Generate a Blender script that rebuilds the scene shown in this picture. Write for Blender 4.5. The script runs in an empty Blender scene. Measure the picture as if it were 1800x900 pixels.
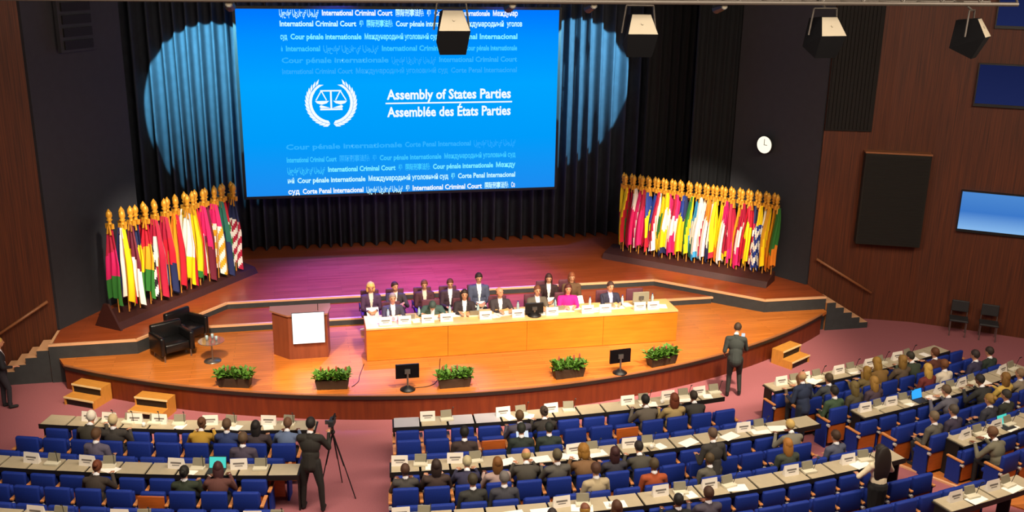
import bpy, bmesh, math, random
import numpy as np
from mathutils import Vector, Matrix, noise
random.seed(7)
SC = bpy.context.scene
COL = SC.collection
PI = math.pi

# ------------------------------------------------------------------ camera
cd = bpy.data.cameras.new('camera'); cam = bpy.data.objects.new('camera', cd); COL.objects.link(cam)
cd.sensor_width = 36; cd.lens = 34.8; cd.clip_end = 200
CR = Matrix(((0.97811052, 0.04609473, -0.20291645), (-0.20754619, 0.28630557, -0.9353896), (0.01497958, 0.95702894, 0.28960528)))
cam.matrix_world = Matrix.Translation((0, 0, 9.8)) @ CR.to_4x4()
SC.camera = cam

# ------------------------------------------------------------------ world, lights, exposure
SC.view_settings.view_transform = 'Standard'; SC.view_settings.look = 'None'
SC.view_settings.gamma = 1; SC.view_settings.use_curve_mapping = False
SC.view_settings.exposure = 0.0
W = bpy.data.worlds.new('hall_dim'); SC.world = W; W.use_nodes = True
W.node_tree.nodes['Background'].inputs[0].default_value = (1, .9, .8, 1)
W.node_tree.nodes['Background'].inputs[1].default_value = 0.02
def aim(o, t):
    o.rotation_euler = (Vector(t) - o.location).to_track_quat('-Z', 'Y').to_euler()
def area(name, loc, tgt, sx, sy, e, c):
    l = bpy.data.lights.new(name, 'AREA'); l.shape = 'RECTANGLE'; l.size = sx; l.size_y = sy; l.energy = e; l.color = c
    o = bpy.data.objects.new(name, l); COL.objects.link(o); o.location = loc; aim(o, tgt); return o
def spot(name, loc, tgt, e, c, ang, blend, r=.1):
    l = bpy.data.lights.new(name, 'SPOT'); l.energy = e; l.color = c; l.spot_size = ang; l.spot_blend = blend; l.shadow_soft_size = r
    o = bpy.data.objects.new(name, l); COL.objects.link(o); o.location = loc; aim(o, tgt); return o
WARM = (1, .80, .58)
area('hall_ceiling_light', (-2.5, 12.5, 10.3), (-2.5, 16.5, 0), 7, 3, 1080, (1, .84, .66))
area('hall_ceiling_light', (5.5, 12.0, 10.3), (5.5, 16.5, 0), 8, 3, 1220, (1, .84, .66))
area('hall_ceiling_light', (13.5, 12.5, 10.3), (13.0, 17, 0), 6, 3, 950, (1, .82, .63))
spot('stage_spotlight', (-2.5, 15.8, 9.9), (-2.5, 22.3, .6), 5500, WARM, .80, .8, .3)
spot('stage_spotlight', (4, 15.8, 9.9), (4.5, 22.2, .8), 5200, WARM, .95, .7, .3)
spot('stage_spotlight', (5, 8.5, 10.2), (4.8, 22.4, 1.2), 5500, (1, .84, .64), .52, .6, .3)  # front fill added out of view to brighten the panel's faces
spot('stage_spotlight', (10, 15.8, 9.9), (9.5, 22.5, .6), 7000, WARM, .85, .8, .3)
spot('yellow_patch_fill', (-.2, 17, 9.9), (-.1, 21.1, .6), 5000, (1, .78, .3), .19, .6, .1)  # unseen lamp added for the yellow floor patch before the lectern
spot('violet_floor_fill', (2.5, 27.2, 10.3), (1.1, 21.4, .6), 16000, (.42, .25, 1), .24, .9, .2)  # violet lamps added to give the stage floor the screen's tint
spot('violet_floor_fill', (3.5, 27.2, 10.3), (3.3, 20.5, .6), 8000, (.42, .22, 1), .16, .9, .2)
spot('violet_floor_fill', (1.2, 29.0, 10.2), (1.6, 26.6, .96), 33000, (.11, .05, 1), .8, 1, .3)
spot('violet_floor_fill', (5.5, 29.0, 10.2), (4.6, 26.4, .96), 24000, (.16, .04, 1), .65, 1, .3)
spot('flag_spotlight', (-1, 16.5, 9.8), (-3.4, 26.2, 2.3), 7500, (1, .88, .7), .34, .5, .2)
spot('flag_spotlight', (7, 17, 9.8), (11.3, 26.4, 2.2), 9500, (1, .88, .7), .335, .5, .2)
spot('curtain_spotlight', (-3.1, 25.0, 9.3), (-2.35, 30.4, 5.8), 17000, (.16, .62, .85), .63, .05, .03)
spot('curtain_spotlight', (10.1, 24.8, 9.3), (8.5, 30.4, 6.15), 17000, (.18, .60, .85), .56, .05, .03)
spot('blue_wash_light', (1, 28.2, 10.3), (1.2, 30.4, 1.4), 8000, (.03, .12, 1), .8, 1, .3)
spot('blue_wash_light', (6, 28.2, 10.3), (6, 30.4, 1.4), 8000, (.03, .12, 1), .8, 1, .3)

# ------------------------------------------------------------------ materials
def lin(h):
    if isinstance(h, str):
        h = [int(h[i:i+2], 16)/255 for i in (0, 2, 4)]
    return tuple((c/12.92 if c <= .04045 else ((c+.055)/1.055)**2.4) for c in h)
MATS = {}
def mat(name, col, rough=.6, metal=0, emit=0, var=0, scale=8, spec=.5, stretch=None, col2=None, bump=0):
    if name in MATS: return MATS[name]
    m = bpy.data.materials.new(name); m.use_nodes = True; nt = m.node_tree; b = nt.nodes['Principled BSDF']
    c = lin(col)
    b.inputs['Base Color'].default_value = (*c, 1); b.inputs['Roughness'].default_value = rough; b.inputs['Metallic'].default_value = metal
    b.inputs['Specular IOR Level'].default_value = spec
    if emit:
        b.inputs['Emission Color'].default_value = (*c, 1); b.inputs['Emission Strength'].default_value = emit
        b.inputs['Base Color'].default_value = (.01, .01, .01, 1)
    if var or col2 or bump:
        tc = nt.nodes.new('ShaderNodeTexCoord'); mp = nt.nodes.new('ShaderNodeMapping'); ns = nt.nodes.new('ShaderNodeTexNoise')
        nt.links.new(tc.outputs['Object'], mp.inputs[0]); nt.links.new(mp.outputs[0], ns.inputs['Vector'])
        mp.inputs['Scale'].default_value = stretch or (1, 1, 1)
        ns.inputs['Scale'].default_value = scale; ns.inputs['Detail'].default_value = 6
        rp = nt.nodes.new('ShaderNodeValToRGB'); nt.links.new(ns.outputs['Fac'], rp.inputs[0])
        c2 = lin(col2) if col2 else tuple(x*(1-var) for x in c)
        c1 = c if col2 else tuple(min(1, x*(1+var)) for x in c)
        rp.color_ramp.elements[0].color = (*c2, 1); rp.color_ramp.elements[0].position = .33
        rp.color_ramp.elements[1].color = (*c1, 1); rp.color_ramp.elements[1].position = .67
        nt.links.new(rp.outputs[0], b.inputs['Base Color'])
        if bump:
            bp = nt.nodes.new('ShaderNodeBump'); bp.inputs['Strength'].default_value = bump
            nt.links.new(ns.outputs['Fac'], bp.inputs['Height']); nt.links.new(bp.outputs[0], b.inputs['Normal'])
    MATS[name] = m; return m
def brickwood(name, c1, c2, rough, sx=.5, sy=6, gap=.004):
    """narrow boards running along X with slight tone changes"""
    m = bpy.data.materials.new(name); m.use_nodes = True; nt = m.node_tree; b = nt.nodes['Principled BSDF']
    tc = nt.nodes.new('ShaderNodeTexCoord'); bk = nt.nodes.new('ShaderNodeTexBrick')
    nt.links.new(tc.outputs['Object'], bk.inputs['Vector'])
    bk.inputs['Color1'].default_value = (*lin(c1), 1); bk.inputs['Color2'].default_value = (*lin(c2), 1)
    bk.inputs['Mortar'].default_value = (*[x*.55 for x in lin(c2)], 1); bk.inputs['Scale'].default_value = 1
    bk.inputs['Brick Width'].default_value = 1.8; bk.inputs['Row Height'].default_value = .12; bk.inputs['Mortar Size'].default_value = gap
    ns = nt.nodes.new('ShaderNodeTexNoise'); mp = nt.nodes.new('ShaderNodeMapping'); mp.inputs['Scale'].default_value = (.6, 7, 1)
    nt.links.new(tc.outputs['Object'], mp.inputs[0]); nt.links.new(mp.outputs[0], ns.inputs['Vector']); ns.inputs['Scale'].default_value = 2.5; ns.inputs['Detail'].default_value = 5
    mx = nt.nodes.new('ShaderNodeMixRGB'); mx.blend_type = 'OVERLAY'; mx.inputs[0].default_value = .35
    nt.links.new(bk.outputs['Color'], mx.inputs[1]); nt.links.new(ns.outputs['Fac'], mx.inputs[2]); nt.links.new(mx.outputs[0], b.inputs['Base Color'])
    b.inputs['Roughness'].default_value = rough; MATS[name] = m; return m

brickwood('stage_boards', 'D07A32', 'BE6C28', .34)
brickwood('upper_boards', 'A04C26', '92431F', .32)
brickwood('platform_boards', 'C87A3C', 'B86A30', .4)
mat('carpet', 'A2646A', .95, var=.12, scale=60, spec=.1, bump=.2)
mat('wall_panel', '69310F', .6, col2='421C08', scale=4.0, stretch=(14, 14, .2))
mat('fascia', '74300F', .5, col2='602409', scale=2.0, stretch=(5, 5, .5))
mat('grey_wall', '303036', .85, var=.06, scale=5)
mat('black_fascia', '34383A', .7, var=.1, scale=6)
mat('nosing', 'E8B487', .45); mat('nosing_dark', '241C18', .5)
mat('ceiling_dark', '1C1816', .9)
mat('curtain', '3A3E48', .8, var=.1, scale=4, spec=.2)
mat('drape', '0E0F13', .9)
mat('blue', '163089', .7, var=.1, scale=40, spec=.3)
mat('chair_wood', 'D08A50', .4, var=.12, scale=5, stretch=(1, 6, 6))
mat('shell_wood', 'B25A22', .4, var=.12, scale=5, stretch=(1, 6, 6))
mat('badge', 'D8D2CC', .4, metal=.3)
mat('steel', '8A8784', .3, metal=.8); mat('black', '0A0A0C', .5); mat('blackgloss', '0C0C0E', .25); mat('darkgrey', '2A2A2C', .6)
mat('desktop', 'B5A88C', .55, var=.04, scale=8); mat('desktop_pale', 'B4B0B4', .5)
mat('desk_edge', '17120F', .6); mat('cardw', 'F2EBE0', .6); mat('print', '77706A', .7)
mat('console_base', 'DCD6BE', .5); mat('console_grey', '8C8672', .5)
mat('paper', 'FFFBF2', .7)
mat('table_wood', 'D2801E', .4, col2='C07016', scale=2.2, stretch=(.6, .6, 5))
mat('table_top', 'E6B877', .35, var=.05, scale=4)
mat('podium', '8A4A30', .4, col2='7A3E28', scale=2.5, stretch=(5, 5, .5)); mat('podium_top', 'A06A50', .35)
mat('white_screen', 'FFFDF8', .5, emit=1.6)
mat('laptop_screen', '2AA8FF', .5, emit=1.1); mat('laptop_teal', '4CE0D0', .5, emit=.9); mat('tablet_white', 'E8F4FF', .5, emit=.9)
mat('step_ply', 'C98A3A', .45, var=.1, scale=5, stretch=(1, 5, 1)); mat('step_edge', 'F2D9A0', .4)
mat('leaf', '4E7A22', .6, var=.35, scale=30); mat('trough', '3A2A1C', .7, var=.1); mat('flower', 'A04A3A', .7)
mat('gold', 'E0A030', .4, metal=.2); mat('pole_wood', 'C98A3A', .4)
mat('rack', '3A1814', .6, var=.1)
mat('glass_top', 'C8C4C0', .05, spec=.8); MATS['glass_top'].node_tree.nodes['Principled BSDF'].inputs['Transmission Weight'].default_value = .85; mat('leather', '0E0E10', .35)
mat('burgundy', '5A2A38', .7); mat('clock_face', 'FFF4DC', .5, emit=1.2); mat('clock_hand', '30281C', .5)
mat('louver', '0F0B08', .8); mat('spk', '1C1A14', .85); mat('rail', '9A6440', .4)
mat('lamp_panel', '7E7666', .7); mat('lamp_body', '060608', .95, spec=.1); mat('truss_metal', '3E3832', .5, metal=.3); mat('tripodm', '18181A', .4)
mat('bottle_glass', '9FB8C0', .15); mat('mug', 'E8E4DC', .4)
mat('sc_white', 'F4FDFF', .5, emit=1.0)
# large screen picture: a lit blue field brighter below its middle
def screen_mat(name, stops, axis_len, e=1.0):
    m = bpy.data.materials.new(name); m.use_nodes = True; nt = m.node_tree; b = nt.nodes['Principled BSDF']
    tc = nt.nodes.new('ShaderNodeTexCoord'); sp = nt.nodes.new('ShaderNodeSeparateXYZ'); mr = nt.nodes.new('ShaderNodeMapRange'); rp = nt.nodes.new('ShaderNodeValToRGB')
    nt.links.new(tc.outputs['Object'], sp.inputs[0]); nt.links.new(sp.outputs['Z'], mr.inputs['Value'])
    mr.inputs['From Min'].default_value = 0; mr.inputs['From Max'].default_value = axis_len
    nt.links.new(mr.outputs[0], rp.inputs[0]); els = rp.color_ramp.elements
    els[0].position = stops[0][0]; els[0].color = (*lin(stops[0][1]), 1); els[1].position = stops[-1][0]; els[1].color = (*lin(stops[-1][1]), 1)
    for p, c in stops[1:-1]:
        e_ = els.new(p); e_.color = (*lin(c), 1)
    nt.links.new(rp.outputs[0], b.inputs['Emission Color']); b.inputs['Emission Strength'].default_value = e; b.inputs['Base Color'].default_value = (0, 0, 0, 1)
    b.inputs['Specular IOR Level'].default_value = 0; b.inputs['Roughness'].default_value = 1
    MATS[name] = m; return m
screen_mat('screen_blue', [(0, '1C8CF0'), (.3, '009CFA'), (.6, '00A4FF'), (.85, '0090FF'), (1, '0078FF')], 5.35)
screen_mat('screen_side', [(0, '86B8EC'), (.5, '3C78C8'), (1, '4C88D0')], 1.0, 1.0)
screen_mat('screen_dim', [(0, '202A5A'), (1, '1A2350')], 1.0, .8)

# ------------------------------------------------------------------ builders
class B:
    def __init__(s): s.v = []; s.f = []; s.m = []
    def add(s, vs, fs, mi=0, M=None):
        o = len(s.v)
        s.v += [tuple(M @ Vector(v)) if M else tuple(v) for v in vs]
        s.f += [tuple(i+o for i in f) for f in fs]; s.m += [mi]*len(fs); return s
    def box(s, x0, x1, y0, y1, z0, z1, mi=0, M=None, bev=0):
        if bev:
            bm = bmesh.new(); bmesh.ops.create_cube(bm, size=1)
            for v in bm.verts: v.co = ((x0+x1)/2+v.co.x*(x1-x0), (y0+y1)/2+v.co.y*(y1-y0), (z0+z1)/2+v.co.z*(z1-z0))
            bmesh.ops.bevel(bm, geom=bm.edges[:], offset=bev, segments=2, affect='EDGES', profile=.5)
            bm.verts.index_update(); vs = [v.co[:] for v in bm.verts]; fs = [tuple(v.index for v in f.verts) for f in bm.faces]; bm.free()
            return s.add(vs, fs, mi, M)
        vs = [(x, y, z) for x in (x0, x1) for y in (y0, y1) for z in (z0, z1)]
        return s.add(vs, [(0, 1, 3, 2), (4, 6, 7, 5), (0, 4, 5, 1), (2, 3, 7, 6), (0, 2, 6, 4), (1, 5, 7, 3)], mi, M)
    def prism(s, poly, z0, z1, mi=0, M=None):
        n = len(poly); vs = [(x, y, z0) for x, y in poly]+[(x, y, z1) for x, y in poly]
        fs = [tuple(reversed(range(n))), tuple(range(n, 2*n))]+[(i, (i+1) % n, n+(i+1) % n, n+i) for i in range(n)]
        return s.add(vs, fs, mi, M)
    def tube(s, a, b, r, r2=None, n=10, mi=0):
        a = Vector(a); b = Vector(b); r2 = r if r2 is None else r2
        q = (b-a).to_track_quat('Z', 'Y'); vs = []
        for p, rr in ((a, r), (b, r2)):
            for i in range(n): vs.append(tuple(p+q @ Vector((rr*math.cos(2*PI*i/n), rr*math.sin(2*PI*i/n), 0))))
        fs = [tuple(reversed(range(n))), tuple(range(n, 2*n))]+[(i, (i+1) % n, n+(i+1) % n, n+i) for i in range(n)]
        return s.add(vs, fs, mi)
    def lathe(s, pts, n=16, c=(0, 0, 0), mi=0):
        vs = [(c[0]+r*math.cos(2*PI*i/n), c[1]+r*math.sin(2*PI*i/n), c[2]+z) for r, z in pts for i in range(n)]
        fs = [(k*n+i, k*n+(i+1) % n, (k+1)*n+(i+1) % n, (k+1)*n+i) for k in range(len(pts)-1) for i in range(n)]
        fs += [tuple(reversed(range(n))), tuple(range((len(pts)-1)*n, len(pts)*n))]
        return s.add(vs, fs, mi)
    def ell(s, c, r, n=14, m=10, mi=0, M=None):
        pts = [(math.sin(PI*k/m), -math.cos(PI*k/m)) for k in range(1, m)]
        vs = [(c[0], c[1], c[2]-r[2])]+[(c[0]+r[0]*q*math.cos(2*PI*i/n), c[1]+r[1]*q*math.sin(2*PI*i/n), c[2]+r[2]*z) for q, z in pts for i in range(n)]+[(c[0], c[1], c[2]+r[2])]
        fs = [(0, 1+(i+1) % n, 1+i) for i in range(n)]
        for k in range(m-2): fs += [(1+k*n+i, 1+k*n+(i+1) % n, 1+(k+1)*n+(i+1) % n, 1+(k+1)*n+i) for i in range(n)]
        e = len(vs)-1; fs += [(1+(m-2)*n+i, 1+(m-2)*n+(i+1) % n, e) for i in range(n)]
        return s.add(vs, fs, mi, M)
    def mesh(s, name, mats, smooth=False):
        me = bpy.data.meshes.new(name); me.from_pydata(s.v, [], s.f)
        for m in mats: me.materials.append(MATS[m] if isinstance(m, str) else m)
        me.polygons.foreach_set('material_index', s.m)
        if smooth: me.polygons.foreach_set('use_smooth', [True]*len(s.f))
        me.update(); return me
    def build(s, name, mats, parent=None, smooth=False, loc=None, rz=0):
        if isinstance(mats, str): mats = [mats]
        o = bpy.data.objects.new(name, s.mesh(name, mats, smooth)); COL.objects.link(o)
        if parent: o.parent = parent
        if loc: o.location = loc
        if rz: o.rotation_euler.z = rz
        return o
def tag(o, label, cat, group=None):
    o['label'] = label; o['category'] = cat
    if group: o['group'] = group
    return o
def struct(o): o['kind'] = 'structure'; return o
def empty(name, loc=(0, 0, 0), rz=0):
    o = bpy.data.objects.new(name, None); COL.objects.link(o); o.location = loc; o.rotation_euler.z = rz; o.empty_display_size = .1; return o
KIDS = {}
def kids(o):
    if o.name not in KIDS: KIDS[o.name] = list(o.children)
    return KIDS[o.name]
def dup(o, loc=None, rz=None, parent=None, label=None, group=None):
    c = o.copy(); COL.objects.link(c)
    if parent is not None: c.parent = parent
    if loc is not None: c.location = loc
    if rz is not None: c.rotation_euler.z = rz
    if label: c['label'] = label
    if group: c['group'] = group
    for k in kids(o): dup(k, parent=c)
    return c
def prune(*os_):
    KIDS.clear()
    for o in os_:
        for k in list(o.children_recursive): bpy.data.objects.remove(k)
        bpy.data.objects.remove(o)
ORD = ['', 'first', 'second', 'third', 'fourth', 'fifth', 'sixth', 'seventh', 'eighth', 'ninth', 'tenth', 'eleventh', 'twelfth', 'thirteenth', 'fourteenth', 'fifteenth', 'sixteenth', 'seventeenth', 'eighteenth', 'nineteenth', 'twentieth']
ORD += ['twenty-'+x for x in ORD[1:10]]+['thirtieth']+['thirty-'+x for x in ORD[1:10]]+['fortieth']+['forty-'+x for x in ORD[1:10]]
def ysag(x): return .0165*(x-4.3)**2
def yaw(x): return math.atan(.033*(x-4.3))

# ------------------------------------------------------------------ room shell
cx = 4.0
struct(B().box(-12, 22, 6, 24.6, -.2, 0).build('floor', 'carpet'))
struct(B().box(-12, 26, 4, 36, 10.7, 10.9).build('ceiling', 'ceiling_dark'))
RW = [(13.95, 24.45), (15.59, 23.97), (16.74, 23.49), (17.96, 22.65), (19.11, 21.79), (20.6, 20.2), (21.6, 17.5), (22, 12)]
def wallmesh(pts, z0, z1, th, sgn):
    b = B(); n = len(pts)
    for i in range(n-1):
        (x0, y0), (x1, y1) = pts[i], pts[i+1]; d = Vector((x1-x0, y1-y0)).normalized(); nn = Vector((-d.y, d.x))*th*sgn
        b.prism([(x0, y0), (x1, y1), (x1+nn.x, y1+nn.y), (x0+nn.x, y0+nn.y)], z0, z1)
    return b
struct(wallmesh(RW, 0, 10.7, .15, 1).build('wall_right', 'wall_panel'))
LW = [(8-x if x < 15 else 8-x, y) for x, y in RW]; LW[0] = (-5.95, 24.3)
struct(wallmesh(LW, 0, 10.7, .15, -1).build('wall_left', 'wall_panel'))
struct(wallmesh([(13.9, 24.45), (12.5, 27.0)], .96, 10.7, .15, -1).build('wall_right_proscenium', 'grey_wall'))
struct(wallmesh([(-5.94, 24.25), (-4.34, 27.06)], .96, 10.7, .15, 1).build('wall_left_proscenium', 'grey_wall'))
struct(B().box(-8, 16, 31.4, 31.6, .9, 10.7).build('wall_back', 'drape'))
# shade high on the right wall is added below as a dark panel
# stage levels
def arc_pts(n=48):
    R = 16.1; yc = 19.72+R; c0 = 3.9; out = []
    for i in range(n+1):
        x = -5.6+(13.68+5.6)*i/n; out.append((x, yc-math.sqrt(R*R-(x-c0)**2)))
    return out
AP = arc_pts()
stage_top = AP+[(13.9, 23.2), (13.9, 23.4), (12.15, 23.42), (9.75, 25.6), (-2.1, 25.6), (-4.04, 23.28), (-5.8, 23.28)]
struct(B().prism(stage_top, .52, .6).build('floor_stage', 'stage_boards'))
b = B()
for (x0, y0), (x1, y1) in zip(AP[:-1], AP[1:]): b.prism([(x0, y0+.03), (x1, y1+.03), (x1, y1+.13), (x0, y0+.13)], 0, .5)
b.prism([(-5.6, 22.95), (-5.5, 22.9), (-5.5, 23.25), (-5.6, 23.25)], 0, .52)
struct(b.build('wall_stage_front', 'fascia'))
b = B(); b2 = B()
for (x0, y0), (x1, y1) in zip(AP[:-1], AP[1:]):
    b.prism([(x0, y0-.015), (x1, y1-.015), (x1, y1+.05), (x0, y0+.05)], .50, .585)
    b2.prism([(x0, y0-.02), (x1, y1-.02), (x1, y1+.05), (x0, y0+.05)], .585, .606)
struct(b.build('trim_1', 'nosing_dark')); struct(b2.build('trim_2', 'rail'))
L2 = [(-3.12, 24.4), (11.05, 24.44), (9.75, 25.62), (-2.1, 25.62)]
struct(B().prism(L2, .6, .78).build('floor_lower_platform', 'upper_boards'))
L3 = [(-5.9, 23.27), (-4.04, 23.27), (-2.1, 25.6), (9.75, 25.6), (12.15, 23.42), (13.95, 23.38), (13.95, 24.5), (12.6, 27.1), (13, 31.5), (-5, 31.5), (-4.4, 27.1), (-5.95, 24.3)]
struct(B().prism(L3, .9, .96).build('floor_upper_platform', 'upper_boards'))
b = B(); t = B()
E3 = [(-6.0, 23.27), (-4.04, 23.27), (-2.1, 25.6), (9.75, 25.6), (12.15, 23.42), (13.95, 23.38)]
for (x0, y0), (x1, y1) in zip(E3[:-1], E3[1:]):
    d = Vector((x1-x0, y1-y0)).normalized(); n_ = Vector((-d.y, d.x))
    b.prism([(x0, y0), (x1, y1), (x1+n_.x*.08, y1+n_.y*.08), (x0+n_.x*.08, y0+n_.y*.08)], 0, .91)
    t.prism([(x0-n_.x*.012, y0-n_.y*.012), (x1-n_.x*.012, y1-n_.y*.012), (x1+n_.x*.05, y1+n_.y*.05), (x0+n_.x*.05, y0+n_.y*.05)], .91, .965)
t.box(-5.99, -5.93, 23.3, 24.2, .91, .965)
struct(b.build('wall_platform_front', 'black_fascia')); struct(t.build('trim_3', 'nosing'))
struct(B().box(-3.05, 11.0, 24.36, 24.42, .6, .74).build('wall_platform_riser', 'black_fascia'))
struct(B().box(-3.1, 11.05, 24.35, 24.43, .74, .785).build('trim_4', 'nosing'))
# side steps running along the walls from the upper platform to the hall floor
def side_steps(x0, sgn, label):
    r = empty('side_staircase', (x0, 23.3, 0))
    b = B(); t = B(); s_ = B()
    for k in range(5):
        z = .96-.16*(k+1); xa = sgn*k*.26; xb = sgn*(k+1)*.26; lo, hi = min(xa, xb), max(xa, xb)
        b.box(lo, hi, .03, .72, 0, z-.02); t.box(lo, hi, .02, .72, z-.02, z+.005)
        s_.box(lo, hi, 0, .02, 0, z)
    b.build('step_body', 'chair_wood', r); t.build('tread', 'nosing', r); s_.build('side_panel', 'black_fascia', r)
    tag(r, label, 'stairs'); return r
side_steps(13.96, 1, 'short flight of steps down the right side of the stage below the wall handrail')
side_steps(-6.02, -1, 'short flight of wooden steps at the left side of the stage by the wall')
def handrail(a, b_, label):
    r = empty('handrail', a); a = Vector(a); b_ = Vector(b_); d = b_-a
    B().tube((0, 0, 0), d, .035).build('rail', 'rail', r, True)
    bk = B()
    for t_ in (.12, .5, .88):
        p = d*t_; bk.tube(p, p+Vector((0, .14, -.05)), .012)
    bk.build('bracket', 'steel', r); tag(r, label, 'handrail')
handrail((14.05, 24.28, 1.77), (15.6, 23.82, .83), 'sloping wooden handrail on the right wall above the stage steps')
handrail((-6.1, 24.1, 1.75), (-7.5, 23.75, .9), 'sloping wooden handrail on the left wall above the stage steps')
# stage curtain with deep folds
def drape(x0, x1, z0, z1, per, amp, y, name, m, jitter=.25):
    n = int((x1-x0)/per*12); b = B(); rs = random.Random(3); ph = 0; pts = []
    for i in range(n+1):
        x = x0+(x1-x0)*i/n; ph += 2*PI/12*(1+jitter*math.sin(x*1.7)*.5)
        w = math.sin(ph); pts.append((x, amp*(2*((1+w)/2)**2.2-1)))
    vs = []
    for j, z in enumerate((z0, (z0+z1)/2, z1)):
        for x, yy in pts: vs.append((x+.03*math.sin(x*3+j), y-yy*(1-.12*j), z))
    k = len(pts); fs = [(j*k+i, j*k+i+1, (j+1)*k+i+1, (j+1)*k+i) for j in range(2) for i in range(k-1)]
    b.add(vs, fs); o = b.build(name, m, None, True)
    so = o.modifiers.new('thick', 'SOLIDIFY'); so.thickness = .015; return o
o = drape(-5.5, 13.5, .98, 10.6, .38, .24, 30.5, 'stage_curtain', 'curtain')
tag(o, 'full-width dark pleated curtain hanging at the back of the stage', 'curtain')
for (x0, x1, y, nm) in ((11.15, 12.5, 27.0, 'dark side drape hanging beside the right grey wall'), (10.3, 11.8, 28.7, 'dark side drape just behind the drape nearest the grey wall')):
    tag(drape(x0, x1, .98, 10.6, .3, .07, y, 'side_drape', 'drape'), nm, 'curtain')

# ------------------------------------------------------------------ big screen with its picture
scr = empty('projection_screen', (-1.63, 29.2, 2.95))
tag(scr, 'huge lit blue screen with a white emblem and lettering above the stage', 'screen')
B().box(0, 9.28, 0, .05, 0, 5.35).build('image_panel', 'screen_blue', scr)
fr = B(); fr.box(-.08, 9.36, .0, .09, -.08, -.001); fr.box(-.08, 9.36, .0, .09, 5.351, 5.43); fr.box(-.08, -.001, .0, .09, 0, 5.35); fr.box(9.281, 9.36, .0, .09, 0, 5.35)
fr.build('frame', 'black', scr)
for x_ in (.8, 4.6, 8.4): B().tube((x_, .05, 5.4), (x_, .05, 7.76), .015).build('hanger_cable', 'black', scr)
DG = bpy.context.evaluated_depsgraph_get
def text(s, x0, x1, zc, h, m, parent, name='lettering', off=.012, y=-.012):
    cu = bpy.data.curves.new('t', 'FONT'); cu.body = s; cu.size = 1; cu.extrude = .0; cu.offset = off; cu.resolution_u = 2
    o = bpy.data.objects.new('t', cu); COL.objects.link(o); bpy.context.view_layer.update()
    me = bpy.data.meshes.new_from_object(o.evaluated_get(DG())); bpy.data.objects.remove(o)
    if not me.vertices: return
    n = len(me.vertices); co = np.empty(n*3); me.vertices.foreach_get('co', co); co = co.reshape(-1, 3)
    mn = co.min(0); mx = co.max(0); sx = (x1-x0)/(mx[0]-mn[0]); sz = h
    out = np.zeros_like(co); out[:, 0] = x0+(co[:, 0]-mn[0])*sx; out[:, 1] = y; out[:, 2] = zc+(co[:, 1]-.33)*sz
    me.vertices.foreach_set('co', out.ravel()); me.materials.clear(); me.materials.append(MATS[m]); me.update()
    o = bpy.data.objects.new(name, me); COL.objects.link(o); o.parent = parent; return o
SX, SZ = 1.63, -2.95
text('Assembly of States Parties', 2.51+SX, 6.22+SX, 5.87+SZ, .40, 'sc_white', scr, 'heading', .028)
text('Assemblée des États Parties', 2.51+SX, 6.22+SX, 5.36+SZ, .40, 'sc_white', scr, 'heading', .028)
B().box(2.47+SX, 6.26+SX, -.014, -.004, 5.60+SZ, 5.64+SZ).build('dividing_line', 'sc_white', scr)
IC = 'International Criminal Court'; CN = '国际刑事法院'; FR = 'Cour pénale internationale'; RU = 'Международный уголовный суд'; SP = 'Corte Penal Internacional'; AR = 'المحكمة الجنائية الدولية'
mat('sc_cyan', '6CF4FF', .5, emit=1.0)
fade = {0: 'F4FDFF', 1: 'C4FAFF', 2: '7CF0FF', 3: '30C8FF', 4: '16B0FF', 5: '08A8FF'}
for k, c in fade.items(): mat('sc_f%d' % k, c, .5, emit=1.0)
lines = [(8.2, 0, [(AR, .17), (IC, .30), (CN, .13), ('⚖', .03), (FR, .25), ('Междунар', .12)]),
         (7.9, 1, [(IC, .32), ('⚖', .03), (CN, .12), (FR, .27), ('Международный', .2), ('уголов', .08)]),
         (7.54, 2, [('суд', .04), (FR, .3), (RU, .32), (SP, .34)]),
         (7.21, 3, [('de', .02), ('Internacional', .15), (AR, .24), (IC, .35), (FR, .24)]),
         (6.88, 4, [(FR, .45), (AR, .2), (IC, .35)]),
         (6.57, 5, [(IC, .3), (RU, .4), (SP, .3)]),
         (4.39, 4, [(FR, .5), (SP, .3), (AR, .2)]),
         (4.01, 3, [(IC, .22), (CN, .14), ('⚖', .03), (FR, .28), (RU, .33)]),
         (3.70, 2, [(AR, .17), (IC, .30), ('⚖', .03), (CN, .12), (FR, .28), ('Между', .1)]),
         (3.39, 1, [('ный', .04), (FR, .3), (RU, .36), ('⚖', .03), (SP, .27)]),
         (3.06, 0, [('суд', .06), (SP, .27), (AR, .17), ('⚖', .03), (IC, .32), (CN, .12), ('Со', .03)])]
for z, f, segs in lines:
    x = -.44+SX; tot = 6.92
    for s, w in segs:
        if z < 3.2 and False: pass
        m = 'sc_f%d' % (f if s not in (CN, '⚖', AR) else min(5, f+1))
        text(s, x, x+w*tot-.09, z+SZ, .21, m, scr, 'text_line', .03); x += w*tot
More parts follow.
